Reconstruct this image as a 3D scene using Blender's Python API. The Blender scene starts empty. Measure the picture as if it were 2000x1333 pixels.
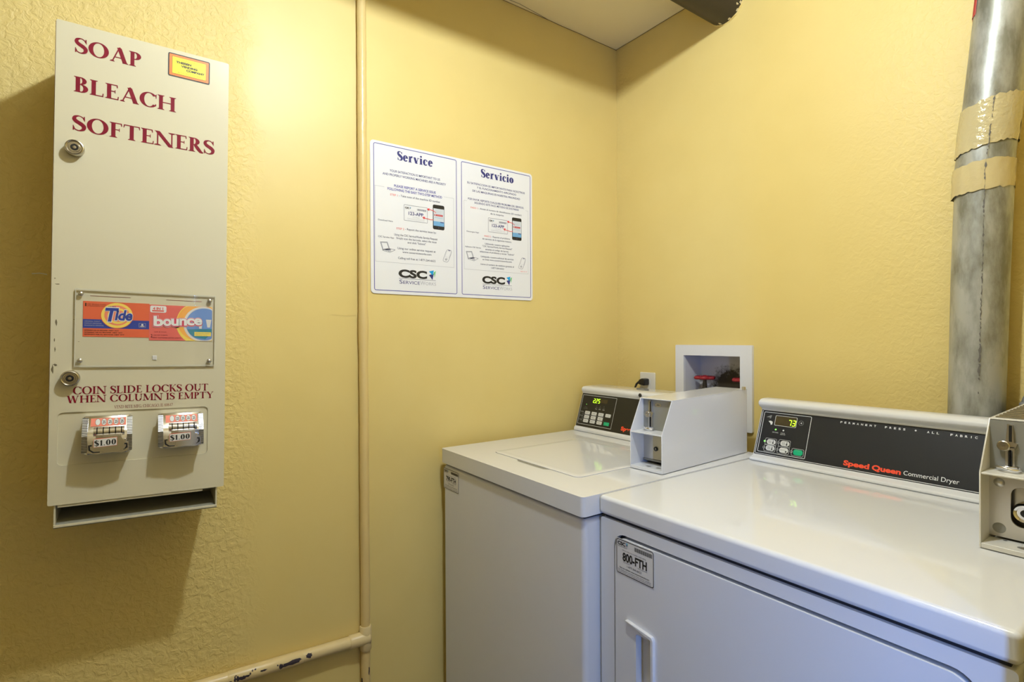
import bpy, bmesh, math, random
from mathutils import Vector, Matrix

SC = bpy.context.scene
COL = SC.collection
PI = math.pi

# ------------------------------------------------------------------ camera
CAM = Vector((1.5277, -1.6147, 1.2565))
YAW, PITCH, ROLL, FPX = 0.95446, -0.00406, -0.00551, 1034.71
fwd = Vector((-math.sin(YAW) * math.cos(PITCH), math.cos(YAW) * math.cos(PITCH), math.sin(PITCH)))
rgt = Vector((math.cos(YAW), math.sin(YAW), 0))
upv = rgt.cross(fwd)
R2 = rgt * math.cos(ROLL) + upv * math.sin(ROLL)
U2 = upv * math.cos(ROLL) - rgt * math.sin(ROLL)
cd = bpy.data.cameras.new('camera')
cd.sensor_width = 36.0
cd.lens = FPX * 36.0 / 2000.0
cd.clip_start = 0.02
cam = bpy.data.objects.new('camera', cd)
COL.objects.link(cam)
cam.matrix_world = Matrix(((R2.x, U2.x, -fwd.x, CAM.x), (R2.y, U2.y, -fwd.y, CAM.y),
                           (R2.z, U2.z, -fwd.z, CAM.z), (0, 0, 0, 1)))
SC.camera = cam

# ------------------------------------------------------------------ world, lights, exposure
SC.view_settings.view_transform = 'Standard'
SC.view_settings.look = 'None'
SC.view_settings.gamma = 1.0
SC.view_settings.use_curve_mapping = False
SC.view_settings.exposure = 0.0
w = bpy.data.worlds.new('outside')
SC.world = w
w.use_nodes = True
bg = w.node_tree.nodes['Background']
bg.inputs[0].default_value = (0.55, 0.68, 1.0, 1)
bg.inputs[1].default_value = 0.08

LAMP = Vector((1.02, -1.17, 2.371))
ld = bpy.data.lights.new('ceiling_bulb', 'POINT')
ld.energy = 50.0
ld.color = (0.88, 0.975, 1.12)
ld.shadow_soft_size = 0.032
lo = bpy.data.objects.new('ceiling_bulb', ld)
COL.objects.link(lo)
lo.location = LAMP

ad = bpy.data.lights.new('unseen_slit_daylight', 'AREA')  # unseen bluish daylight, set behind an added slit that trims its beam
ad.energy = 20.0
ad.color = (0.17, 0.37, 1.0)
ad.shape = 'RECTANGLE'
ad.size, ad.size_y = 0.10, 1.3
ao = bpy.data.objects.new('unseen_slit_daylight', ad)
COL.objects.link(ao)
ao.location = (2.00, -1.437, 0.95)
ao.rotation_euler = (Vector((1.0, -0.8, 0.85)) - Vector(ao.location)).to_track_quat('-Z', 'Y').to_euler()


# ------------------------------------------------------------------ materials
def newmat(name):
    m = bpy.data.materials.new(name)
    m.use_nodes = True
    nt = m.node_tree
    return m, nt, nt.nodes['Principled BSDF']


def mat(name, col, rough=0.5, metal=0.0, bump=0.0, bscale=80.0, emit=0.0, spec=0.5, coat=0.0):
    m, nt, b = newmat(name)
    b.inputs['Base Color'].default_value = (*col, 1)
    b.inputs['Roughness'].default_value = rough
    b.inputs['Metallic'].default_value = metal
    b.inputs['Specular IOR Level'].default_value = spec
    b.inputs['Coat Weight'].default_value = coat
    b.inputs['Coat Roughness'].default_value = 0.05
    if emit:
        b.inputs['Emission Color'].default_value = (*col, 1)
        b.inputs['Emission Strength'].default_value = emit
    if bump:
        tc = nt.nodes.new('ShaderNodeTexCoord')
        n = nt.nodes.new('ShaderNodeTexNoise')
        n.inputs['Scale'].default_value = bscale
        n.inputs['Detail'].default_value = 3
        bp = nt.nodes.new('ShaderNodeBump')
        bp.inputs['Strength'].default_value = bump
        bp.inputs['Distance'].default_value = 0.002
        nt.links.new(tc.outputs['Object'], n.inputs['Vector'])
        nt.links.new(n.outputs['Fac'], bp.inputs['Height'])
        nt.links.new(bp.outputs['Normal'], b.inputs['Normal'])
    return m


def srgb(r, g, b):
    f = lambda c: (c / 255 / 12.92) if c / 255 <= 0.04045 else ((c / 255 + 0.055) / 1.055) ** 2.4
    return (f(r), f(g), f(b))


WALLCOL = (0.735, 0.575, 0.205)


def wall_mat(name, axis, lo_, hi_, second=None, rel=.0022):
    """painted drywall; knock-down texture fades in along one axis between lo_ and hi_"""
    m, nt, b = newmat(name)
    N, L = nt.nodes, nt.links
    tc = N.new('ShaderNodeTexCoord')
    sep = N.new('ShaderNodeSeparateXYZ')
    L.new(tc.outputs['Object'], sep.inputs[0])
    big = N.new('ShaderNodeTexNoise'); big.inputs['Scale'].default_value = 7.0; big.inputs['Detail'].default_value = 3
    L.new(tc.outputs['Object'], big.inputs['Vector'])
    ofs = N.new('ShaderNodeMath'); ofs.operation = 'MULTIPLY_ADD'
    ofs.inputs[1].default_value = 0.10
    L.new(big.outputs['Fac'], ofs.inputs[0])
    L.new(sep.outputs[axis], ofs.inputs[2])
    mr = N.new('ShaderNodeMapRange')
    mr.inputs['From Min'].default_value = lo_ + 0.05
    mr.inputs['From Max'].default_value = hi_ + 0.05
    L.new(ofs.outputs[0], mr.inputs['Value'])
    mask = mr.outputs['Result']
    if second:
        mr2 = N.new('ShaderNodeMapRange')
        mr2.inputs['From Min'].default_value = second[0] + 0.05
        mr2.inputs['From Max'].default_value = second[1] + 0.05
        L.new(ofs.outputs[0], mr2.inputs['Value'])
        mx = N.new('ShaderNodeMath'); mx.operation = 'MAXIMUM'
        L.new(mask, mx.inputs[0]); L.new(mr2.outputs['Result'], mx.inputs[1])
        mask = mx.outputs[0]
    tex = N.new('ShaderNodeTexNoise')
    tex.inputs['Scale'].default_value = 72.0
    tex.inputs['Detail'].default_value = 3.5
    tex.inputs['Roughness'].default_value = 0.55
    tex.inputs['Distortion'].default_value = 0.6
    L.new(tc.outputs['Object'], tex.inputs['Vector'])
    cr = N.new('ShaderNodeValToRGB')
    cr.color_ramp.elements[0].position = 0.40
    cr.color_ramp.elements[1].position = 0.62
    L.new(tex.outputs['Fac'], cr.inputs[0])
    fine = N.new('ShaderNodeTexNoise'); fine.inputs['Scale'].default_value = 160.0; fine.inputs['Detail'].default_value = 2
    L.new(tc.outputs['Object'], fine.inputs['Vector'])
    mul = N.new('ShaderNodeMath'); mul.operation = 'MULTIPLY'
    L.new(cr.outputs[0], mul.inputs[0]); L.new(mask, mul.inputs[1])
    add = N.new('ShaderNodeMath'); add.operation = 'MULTIPLY_ADD'
    add.inputs[1].default_value = 0.07
    L.new(fine.outputs['Fac'], add.inputs[0]); L.new(mul.outputs[0], add.inputs[2])
    bp = N.new('ShaderNodeBump')
    bp.inputs['Strength'].default_value = 0.55
    bp.inputs['Distance'].default_value = rel
    L.new(add.outputs[0], bp.inputs['Height'])
    L.new(bp.outputs['Normal'], b.inputs['Normal'])
    vr = N.new('ShaderNodeMixRGB'); vr.blend_type = 'MIX'
    vr.inputs[1].default_value = (WALLCOL[0] * 0.97, WALLCOL[1] * 0.96, WALLCOL[2] * 0.92, 1)
    vr.inputs[2].default_value = (WALLCOL[0] * 1.03, WALLCOL[1] * 1.04, WALLCOL[2] * 1.08, 1)
    L.new(big.outputs['Fac'], vr.inputs[0])
    L.new(vr.outputs[0], b.inputs['Base Color'])
    rr = N.new('ShaderNodeMapRange')
    rr.inputs['To Min'].default_value = 0.46
    rr.inputs['To Max'].default_value = 0.55
    L.new(mask, rr.inputs['Value'])
    L.new(rr.outputs['Result'], b.inputs['Roughness'])
    return m


M = {}
M['wall_left'] = wall_mat('yellow_wall_paint', 'Y', -1.34, -1.42)
M['wall_back'] = wall_mat('yellow_textured_paint', 'X', 0.75, 1.25, (0.09, 0.02), .0015)
M['wall'] = mat('yellow_plain_paint', WALLCOL, 0.5, bump=0.15, bscale=60)
M['ceiling'] = mat('ceiling_paint', (0.84, 0.74, 0.47), 0.8, bump=0.1, bscale=60)
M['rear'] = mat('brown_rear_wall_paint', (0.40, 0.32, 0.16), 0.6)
M['floor'] = mat('grey_vinyl_floor', (0.12, 0.11, 0.10), 0.4, bump=0.05)
M['pipepaint'] = mat('pipe_yellow_paint', (0.72, 0.54, 0.22), 0.30, bump=0.5, bscale=75)
M['pipepaint2'] = mat('branch_yellow_paint', (0.72, 0.57, 0.28), 0.35, bump=0.25, bscale=60)
M['chip'] = mat('bare_dark_iron', (0.035, 0.025, 0.035), 0.6, bump=0.3)
M['drain'] = mat('brown_iron_paint', (0.030, 0.022, 0.014), 0.5, bump=0.2, bscale=40)
M['chipcream'] = mat('cream_flaked_paint', (0.75, 0.66, 0.42), 0.6)
M['enamel'] = mat('white_enamel', (0.70, 0.70, 0.685), 0.05, spec=0.5)
M['enamel2'] = mat('white_side_enamel', (0.68, 0.68, 0.675), 0.20)
M['gap'] = mat('dark_gap', (0.02, 0.02, 0.025), 0.7)
M['beige'] = mat('cream_powder_coat', (0.65, 0.60, 0.425), 0.22)
M['beigedark'] = mat('tray_grey_metal', (0.30, 0.29, 0.22), 0.40, 0.0)
M['brownedge'] = mat('brown_edge_wear', (0.20, 0.10, 0.05), 0.6)
M['maroon'] = mat('maroon_lettering', (0.19, 0.004, 0.016), 0.55, spec=0.2)
M['chrome'] = mat('chrome', (0.80, 0.80, 0.84), 0.10, 1.0)
M['steel'] = mat('brushed_steel', (0.62, 0.60, 0.56), 0.28, 1.0)
M['nickel'] = mat('worn_nickel', (0.50, 0.46, 0.38), 0.25, 1.0)
M['black'] = mat('black_plastic', (0.012, 0.012, 0.012), 0.35)
M['panel'] = mat('charcoal_overlay', (0.016, 0.016, 0.016), 0.40, spec=0.3)
M['panelbrown'] = mat('brown_black_overlay', (0.022, 0.020, 0.014), 0.40, spec=0.3)
M['lens'] = mat('display_lens', (0.045, 0.032, 0.014), 0.2)
M['ledgreen'] = mat('led_digits', (0.45, 1.0, 0.02), 0.5, emit=2.2)
M['lampgreen'] = mat('indicator_light', (0.25, 1.0, 0.12), 0.5, emit=1.0)
M['dim'] = mat('grey_print', (0.20, 0.20, 0.19), 0.5)
M['white'] = mat('white_print', (0.80, 0.80, 0.77), 0.5)
M['key'] = mat('pale_grey_keys', (0.66, 0.66, 0.62), 0.45)
M['greenkey'] = mat('green_key', (0.0, 0.42, 0.19), 0.4)
M['red'] = mat('orange_red_lettering', (0.85, 0.07, 0.02), 0.45)
M['board'] = mat('white_sign_board', (0.80, 0.80, 0.79), 0.28)
M['navy'] = mat('navy_print', (0.030, 0.030, 0.16), 0.5)
M['navyline'] = mat('navy_border', (0.07, 0.065, 0.32), 0.5)
M['textgrey'] = mat('grey_blue_print', (0.055, 0.055, 0.10), 0.6)
M['lightgrey'] = mat('light_grey_print', (0.45, 0.45, 0.47), 0.6)
M['salmon'] = mat('salmon_print', (0.80, 0.28, 0.24), 0.6)
M['arrow'] = mat('red_arrow_print', (0.80, 0.06, 0.06), 0.6)
M['inkblack'] = mat('black_print', (0.012, 0.011, 0.010), 0.5)
M['cyan'] = mat('cyan_print', (0.0, 0.32, 0.66), 0.5)
M['leaf'] = mat('green_print', (0.18, 0.55, 0.22), 0.5)
M['phonewhite'] = mat('phone_screen_print', (0.62, 0.66, 0.68), 0.5)
M['phoneblue'] = mat('phone_blue_print', (0.16, 0.38, 0.62), 0.5)
M['phonered'] = mat('phone_red_print', (0.50, 0.04, 0.06), 0.5)
M['paper'] = mat('white_paper', (0.72, 0.70, 0.65), 0.5)
M['labelpaper'] = mat('silver_label', (0.68, 0.66, 0.61), 0.4)
M['orange'] = mat('sticker_orange', (0.90, 0.20, 0.02), 0.4)
M['yellow'] = mat('sticker_yellow', (0.90, 0.75, 0.02), 0.4)
M['fadeyellow'] = mat('faded_sticker_print', (0.55, 0.42, 0.02), 0.5)
M['tideorange'] = mat('detergent_orange', (0.74, 0.135, 0.055), 0.4)
M['tideyellow'] = mat('detergent_yellow', (0.90, 0.68, 0.12), 0.5)
M['tidepink'] = mat('detergent_salmon', (0.85, 0.25, 0.14), 0.5)
M['tideblue'] = mat('detergent_blue', (0.02, 0.05, 0.32), 0.5)
M['bpink'] = mat('dryer_sheet_red', (0.74, 0.145, 0.12), 0.4)
M['bpink2'] = mat('dryer_sheet_pink', (0.72, 0.045, 0.13), 0.5)
M['borange'] = mat('dryer_sheet_orange', (0.90, 0.42, 0.08), 0.5)
M['bteal'] = mat('dryer_sheet_teal', (0.05, 0.25, 0.33), 0.5)
M['bsky'] = mat('dryer_sheet_blue', (0.17, 0.30, 0.62), 0.5)
M['acryledge'] = mat('frosted_acrylic_edge', (0.62, 0.60, 0.48), 0.3)
M['caulk'] = mat('brown_ceiling_joint', (0.22, 0.15, 0.05), 0.8)
M['coral'] = mat('coral_label', (0.80, 0.20, 0.11), 0.5)
M['gold'] = mat('brass_chrome', (0.62, 0.44, 0.12), 0.18, 1.0)
M['ivory'] = mat('ivory_plastic', (0.74, 0.72, 0.64), 0.4)
M['boxwhite'] = mat('white_plastic', (0.74, 0.74, 0.74), 0.4)
M['handwheel'] = mat('red_handwheel', (0.28, 0.012, 0.018), 0.45)
M['brass'] = mat('dull_brass', (0.10, 0.085, 0.06), 0.5, 0.6)
M['beigevault'] = mat('tan_vault_door', (0.55, 0.50, 0.36), 0.5)
M['greyplate'] = mat('grey_satin_plate', (0.30, 0.30, 0.27), 0.45, 0.4)
M['conduit'] = mat('grey_conduit', (0.26, 0.26, 0.25), 0.35, 0.3)
M['boxcream'] = mat('cream_box_enamel', (0.66, 0.63, 0.54), 0.3)
M['vent'] = mat('olive_marks_and_reflection', (0.16, 0.13, 0.07), 0.5)  # olive for scuffs, the ceiling crack and painted coin box reflections
M['wood'] = mat('added_slit_casing_white', (0.72, 0.70, 0.64), 0.4)  # casing of the added daylight slit
M['trimred'] = mat('red_tape', (0.40, 0.05, 0.03), 0.5)


def glass_mat(name, col, rough=0.03, alpha_mix=0.9):
    m, nt, b = newmat(name)
    N, L = nt.nodes, nt.links
    tr = N.new('ShaderNodeBsdfTransparent'); tr.inputs[0].default_value = (*col, 1)
    gl = N.new('ShaderNodeBsdfGlossy'); gl.inputs['Roughness'].default_value = rough
    fr = N.new('ShaderNodeFresnel'); fr.inputs[0].default_value = 1.45
    mx = N.new('ShaderNodeMixShader')
    out = N['Material Output']
    ge = N.new('ShaderNodeNewGeometry'); inv = N.new('ShaderNodeMath'); inv.operation = 'SUBTRACT'; inv.inputs[0].default_value = 1.0
    ml = N.new('ShaderNodeMath'); ml.operation = 'MULTIPLY'
    L.new(ge.outputs['Backfacing'], inv.inputs[1]); L.new(inv.outputs[0], ml.inputs[0]); L.new(fr.outputs[0], ml.inputs[1])
    L.new(ml.outputs[0], mx.inputs[0]); L.new(tr.outputs[0], mx.inputs[1]); L.new(gl.outputs[0], mx.inputs[2])
    L.new(mx.outputs[0], out.inputs['Surface'])
    N.remove(b)
    return m


M['plexi'] = glass_mat('clear_acrylic', (1.0, 1.0, 1.0), 0.03)


def duct_mat():
    m, nt, b = newmat('galvanized_duct')
    N, L = nt.nodes, nt.links
    tc = N.new('ShaderNodeTexCoord')
    n1 = N.new('ShaderNodeTexNoise'); n1.inputs['Scale'].default_value = 19; n1.inputs['Detail'].default_value = 7; n1.inputs['Roughness'].default_value = 0.62
    mp = N.new('ShaderNodeMapping'); mp.inputs['Scale'].default_value = (1, 1, 0.35)
    L.new(tc.outputs['Object'], mp.inputs[0]); L.new(mp.outputs[0], n1.inputs['Vector'])
    cr = N.new('ShaderNodeValToRGB')
    e = cr.color_ramp.elements
    e[0].position = 0.38; e[0].color = (0.22, 0.22, 0.175, 1)
    e[1].position = 0.58; e[1].color = (0.46, 0.47, 0.43, 1)
    L.new(n1.outputs['Fac'], cr.inputs[0])
    L.new(cr.outputs[0], b.inputs['Base Color'])
    b.inputs['Metallic'].default_value = 0.45
    b.inputs['Roughness'].default_value = 0.40
    bp = N.new('ShaderNodeBump'); bp.inputs['Strength'].default_value = 0.08; bp.inputs['Distance'].default_value = 0.002
    L.new(n1.outputs['Fac'], bp.inputs['Height']); L.new(bp.outputs[0], b.inputs['Normal'])
    return m


M['duct'] = duct_mat()
M['tape'] = mat('yellowed_clear_tape', (0.60, 0.50, 0.26), 0.22, 0.1, bump=0.5, bscale=70)
M['tapecrinkle'] = mat('crinkled_tape', (0.58, 0.50, 0.28), 0.16, 0.15, bump=0.9, bscale=110)
M['streak'] = mat('black_grime', (0.13, 0.12, 0.105), 0.6)


def mold_mat():
    """white plastic with a dark mould stain that has its own outline"""
    m, nt, b = newmat('moulded_plastic')
    N, L = nt.nodes, nt.links
    tc = N.new('ShaderNodeTexCoord')
    sep = N.new('ShaderNodeSeparateXYZ'); L.new(tc.outputs['Object'], sep.inputs[0])
    dx = N.new('ShaderNodeVectorMath'); dx.operation = 'DISTANCE'
    dx.inputs[1].default_value = MOLD_C
    mp = N.new('ShaderNodeMapping'); mp.vector_type = 'POINT'
    L.new(tc.outputs['Object'], dx.inputs[0])
    n = N.new('ShaderNodeTexNoise'); n.inputs['Scale'].default_value = 55; n.inputs['Detail'].default_value = 6
    n.inputs['Roughness'].default_value = 0.7
    L.new(tc.outputs['Object'], n.inputs['Vector'])
    ma = N.new('ShaderNodeMath'); ma.operation = 'MULTIPLY_ADD'; ma.inputs[1].default_value = 0.085
    L.new(n.outputs['Fac'], ma.inputs[0]); L.new(dx.outputs['Value'], ma.inputs[2])
    mr = N.new('ShaderNodeMapRange'); mr.inputs['From Min'].default_value = 0.105; mr.inputs['From Max'].default_value = 0.135
    L.new(ma.outputs[0], mr.inputs['Value'])
    mx = N.new('ShaderNodeMixRGB')
    mx.inputs[1].default_value = (0.035, 0.025, 0.012, 1)
    mx.inputs[2].default_value = (0.60, 0.60, 0.62, 1)
    L.new(mr.outputs['Result'], mx.inputs[0])
    L.new(mx.outputs[0], b.inputs['Base Color'])
    b.inputs['Roughness'].default_value = 0.6
    return m


MOLD_C = (0.018, 0.088, -0.038)      # from the valve box's own origin
M['mold'] = mold_mat()

# ------------------------------------------------------------------ mesh builder
ORIGIN = {}


def ident(a, b, h):
    return Vector((a, b, h))


def planar(o, ux, uy, n):
    o, ux, uy, n = Vector(o), Vector(ux), Vector(uy), Vector(n)
    return lambda a, b, h=0.0: o + ux * a + uy * b + n * h


TEXTCACHE = {}


def text_geo(s, bold=0.0):
    k = (s, bold)
    if k in TEXTCACHE:
        return TEXTCACHE[k]
    cu = bpy.data.curves.new('t', 'FONT')
    cu.body = s
    cu.size = 1.0
    cu.resolution_u = 4
    cu.offset = bold
    o = bpy.data.objects.new('t', cu)
    me = o.to_mesh()
    vs = [(v.co.x, v.co.y) for v in me.vertices]
    fs = [tuple(p.vertices) for p in me.polygons]
    o.to_mesh_clear()
    bpy.data.objects.remove(o)
    bpy.data.curves.remove(cu)
    TEXTCACHE[k] = (vs, fs)
    return vs, fs


class MB:
    def __init__(self):
        self.v, self.f, self.mi, self.mats = [], [], [], []

    def m(self, mt):
        if isinstance(mt, str):
            mt = M[mt]
        if mt not in self.mats:
            self.mats.append(mt)
        return self.mats.index(mt)

    def add(self, vs, fs, mt, fr=ident):
        k = len(self.v)
        i = self.m(mt)
        self.v += [fr(*p) for p in vs]
        for f in fs:
            self.f.append(tuple(k + q for q in f))
            self.mi.append(i)
        return self

    def box(self, a0, a1, b0, b1, h0, h1, mt, fr=ident):
        vs = [(a0, b0, h0), (a1, b0, h0), (a1, b1, h0), (a0, b1, h0), (a0, b0, h1), (a1, b0, h1), (a1, b1, h1), (a0, b1, h1)]
        fs = [(0, 3, 2, 1), (4, 5, 6, 7), (0, 1, 5, 4), (1, 2, 6, 5), (2, 3, 7, 6), (3, 0, 4, 7)]
        return self.add(vs, fs, mt, fr)

    def prism(self, poly, h0, h1, mt, fr=ident):
        n = len(poly)
        vs = [(a, b, h0) for a, b in poly] + [(a, b, h1) for a, b in poly]
        fs = [tuple(range(n - 1, -1, -1)), tuple(range(n, 2 * n))]
        fs += [(i, (i + 1) % n, n + (i + 1) % n, n + i) for i in range(n)]
        return self.add(vs, fs, mt, fr)

    def poly(self, pts, h, mt, fr=ident):
        return self.add([(a, b, h) for a, b in pts], [tuple(range(len(pts)))], mt, fr)

    def line(self, pts, wd, h, mt, fr=ident, closed=False):
        """flat stroked polyline"""
        n = len(pts)
        P = [Vector((p[0], p[1])) for p in pts]
        vs, fs = [], []
        for i in range(n):
            a = P[(i - 1) % n] if (closed or i > 0) else P[i]
            c = P[(i + 1) % n] if (closed or i < n - 1) else P[i]
            d1 = (P[i] - a); d2 = (c - P[i])
            d1 = d1.normalized() if d1.length > 1e-9 else d2.normalized()
            d2 = d2.normalized() if d2.length > 1e-9 else d1
            n1 = Vector((-d1.y, d1.x)); n2 = Vector((-d2.y, d2.x))
            nn = (n1 + n2)
            nn = nn.normalized() if nn.length > 1e-6 else n1
            s = wd / 2 / max(0.4, nn.dot(n1))
            q, r = P[i] + nn * s, P[i] - nn * s
            vs += [(q.x, q.y, h), (r.x, r.y, h)]
        for i in range(n if closed else n - 1):
            j = (i + 1) % n
            fs.append((2 * i, 2 * i + 1, 2 * j + 1, 2 * j))
        return self.add(vs, fs, mt, fr)

    def disc(self, ca, cb, ra, rb, h, mt, fr=ident, n=28, a0=0, a1=2 * PI):
        return self.poly([(ca + ra * math.cos(a0 + (a1 - a0) * i / n), cb + rb * math.sin(a0 + (a1 - a0) * i / n)) for i in range(n if a1 - a0 > 6.28 else n + 1)], h, mt, fr)

    def ring(self, ca, cb, r0, r1, h, mt, fr=ident, n=32, sy=1.0):
        vs, fs = [], []
        for i in range(n):
            t = 2 * PI * i / n
            vs += [(ca + r0 * math.cos(t), cb + r0 * sy * math.sin(t), h), (ca + r1 * math.cos(t), cb + r1 * sy * math.sin(t), h)]
        for i in range(n):
            j = (i + 1) % n
            fs.append((2 * i, 2 * i + 1, 2 * j + 1, 2 * j))
        return self.add(vs, fs, mt, fr)

    def lathe(self, prof, mt, fr=ident, n=36, cap0=True, cap1=True):
        """profile of (radius, height) turned about the frame's third axis"""
        vs, fs = [], []
        for r, h in prof:
            for i in range(n):
                t = 2 * PI * i / n
                vs.append((r * math.cos(t), r * math.sin(t), h))
        for k in range(len(prof) - 1):
            for i in range(n):
                j = (i + 1) % n
                fs.append((k * n + i, k * n + j, (k + 1) * n + j, (k + 1) * n + i))
        if cap0:
            fs.append(tuple(range(n - 1, -1, -1)))
        if cap1:
            fs.append(tuple((len(prof) - 1) * n + i for i in range(n)))
        return self.add(vs, fs, mt, fr)

    def tube(self, path, rad, mt, n=16, fr=ident, caps=True):
        P = [fr(*p) for p in path]
        rads = rad if isinstance(rad, (list, tuple)) else [rad] * len(P)
        k = len(self.v)
        i_m = self.m(mt)
        prev = None
        for i, p in enumerate(P):
            d = (P[min(i + 1, len(P) - 1)] - P[max(i - 1, 0)]).normalized()
            if prev is None:
                ref = Vector((0, 0, 1)) if abs(d.z) < 0.9 else Vector((1, 0, 0))
                u = d.cross(ref).normalized()
            else:
                u = (prev - d * prev.dot(d)).normalized()
            prev = u
            v = d.cross(u)
            for j in range(n):
                t = 2 * PI * j / n
                self.v.append(p + (u * math.cos(t) + v * math.sin(t)) * rads[i])
        for i in range(len(P) - 1):
            for j in range(n):
                q = (j + 1) % n
                self.f.append((k + i * n + j, k + i * n + q, k + (i + 1) * n + q, k + (i + 1) * n + j)); self.mi.append(i_m)
        if caps:
            self.f.append(tuple(k + j for j in range(n - 1, -1, -1))); self.mi.append(i_m)
            self.f.append(tuple(k + (len(P) - 1) * n + j for j in range(n))); self.mi.append(i_m)
        return self

    def plate(self, outer, holes, h0, h1, mt, fr=ident, back=False):
        """flat plate with holes: face at h1, side walls down to h0"""
        bm = bmesh.new()
        es = []
        for loop in [outer] + holes:
            vs = [bm.verts.new((a, b, 0)) for a, b in loop]
            for i in range(len(vs)):
                es.append(bm.edges.new((vs[i], vs[(i + 1) % len(vs)])))
        bmesh.ops.triangle_fill(bm, use_beauty=True, use_dissolve=False, edges=es, normal=(0, 0, 1))
        bm.verts.index_update()
        vs = [(v.co.x, v.co.y, h1) for v in bm.verts]
        fs = [tuple(v.index for v in f.verts) for f in bm.faces]
        bm.free()
        self.add(vs, fs, mt, fr)
        if back:
            self.add([(a, b, h0) for a, b, _ in vs], [tuple(reversed(f)) for f in fs], mt, fr)
        for loop in [outer] + holes:
            n = len(loop)
            self.add([(a, b, h0) for a, b in loop] + [(a, b, h1) for a, b in loop],
                     [(i, (i + 1) % n, n + (i + 1) % n, n + i) for i in range(n)], mt, fr)
        return self

    def text(self, s, a0, a1, b, cap, mt, fr=ident, h=0.0003, bold=0.0, shear=0.0):
        """text fitted between a0 and a1, baseline b, capital height cap"""
        vs, fs = text_geo(s, bold)
        x0 = min(v[0] for v in vs); x1 = max(v[0] for v in vs)
        sy = cap / 0.729
        if a1 is None:
            sx = sy
        else:
            sx = (a1 - a0) / (x1 - x0 + shear * 0)
        return self.add([(a0 + (x - x0) * sx + shear * y * sy, b + y * sy, h) for x, y in vs], fs, mt, fr)

    def serif(self, s, a0, a1, b, cap, mt, fr=ident, h=0.0003, bold=1.0, gap=0.10, space=0.42):
        """text in the drawn serif alphabet fitted between a0 and a1"""
        x = 0.0
        polys = []
        hs = []
        for ch in s:
            if ch == ' ':
                x += space
                continue
            g, wd = glyph(ch, bold)
            polys += [[(x + p[0], p[1]) for p in q] for q in g]
            hs += [i * 3e-6 for i in range(len(g))]      # strokes overlap, so each lies a hair above the last
            x += wd + gap
        tot = x - gap
        sx = (a1 - a0) / tot
        for q, dh in zip(polys, hs):
            self.add([(a0 + p[0] * sx, b + p[1] * cap, h + dh) for p in q], [tuple(range(len(q)))], mt, fr)
        return self

    def build(self, name, parent=None, smooth=None, bevel=0.0, seg=2, recalc=True, angle=35):
        o = ORIGIN.get(parent.name, Vector((0, 0, 0))) if parent else Vector((0, 0, 0))
        me = bpy.data.meshes.new(name)
        me.from_pydata([v - o for v in self.v], [], self.f)
        for mt in self.mats:
            me.materials.append(mt)
        me.polygons.foreach_set('material_index', self.mi)
        if recalc:
            bm = bmesh.new(); bm.from_mesh(me)
            bmesh.ops.recalc_face_normals(bm, faces=bm.faces[:])
            bm.to_mesh(me); bm.free()
        ob = bpy.data.objects.new(name, me)
        COL.objects.link(ob)
        if parent:
            ob.parent = parent
        ORIGIN[ob.name] = o
        if bevel:
            md = ob.modifiers.new('bevel', 'BEVEL')
            md.width = bevel; md.segments = seg; md.limit_method = 'ANGLE'; md.angle_limit = math.radians(35)
            md.harden_normals = True
            smooth = True
        if smooth:
            me.shade_smooth()
            me.set_sharp_from_angle(angle=math.radians(angle))
        me.update()
        return ob


def rrect(a0, a1, b0, b1, r, n=6):
    pts = []
    for cx, cy, s in ((a1 - r, b1 - r, 0), (a0 + r, b1 - r, 1), (a0 + r, b0 + r, 2), (a1 - r, b0 + r, 3)):
        for i in range(n + 1):
            t = (s + i / n) * PI / 2
            pts.append((cx + r * math.cos(t), cy + r * math.sin(t)))
    return pts


def thing(name, loc, label, cat, group=None):
    o = bpy.data.objects.new(name, None)
    COL.objects.link(o)
    o.location = loc
    o.empty_display_size = 0.05
    ORIGIN[o.name] = Vector(loc)
    tag(o, label, cat, group)
    return o


def tag(o, label, cat, group=None):
    o['label'] = label
    o['category'] = cat
    if group:
        o['group'] = group
    return o


def struct(o):
    o['kind'] = 'structure'
    return o


# ------------------------------------------------------------------ a drawn serif alphabet
def seg(x0, y0, x1, y1, w0, horiz=False):
    """straight stroke; its width is measured across x (or y when horiz)"""
    w = w0 / 2
    if horiz:
        return [(x0, y0 - w), (x1, y1 - w), (x1, y1 + w), (x0, y0 + w)]
    return [(x0 - w, y0), (x0 + w, y0), (x1 + w, y1), (x1 - w, y1)]


def spine(pts, wds, n=5):
    """curved stroke of varying width through points (Catmull-Rom)"""
    P = [Vector(p) for p in pts]
    out = []
    for i in range(len(P) - 1):
        p0 = P[max(i - 1, 0)]; p1 = P[i]; p2 = P[i + 1]; p3 = P[min(i + 2, len(P) - 1)]
        for k in range(n + (1 if i == len(P) - 2 else 0)):
            t = k / n
            q = 0.5 * ((2 * p1) + (p2 - p0) * t + (2 * p0 - 5 * p1 + 4 * p2 - p3) * t * t + (3 * p1 - p0 - 3 * p2 + p3) * t ** 3)
            out.append((q, wds[i] * (1 - t) + wds[i + 1] * t))
    L_, R_ = [], []
    for i, (q, wv) in enumerate(out):
        d = out[min(i + 1, len(out) - 1)][0] - out[max(i - 1, 0)][0]
        d.normalize()
        nn = Vector((-d.y, d.x)) * wv / 2
        L_.append(q + nn); R_.append(q - nn)
    return [[tuple(L_[i]), tuple(L_[i + 1]), tuple(R_[i + 1]), tuple(R_[i])] for i in range(len(out) - 1)]


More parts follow.
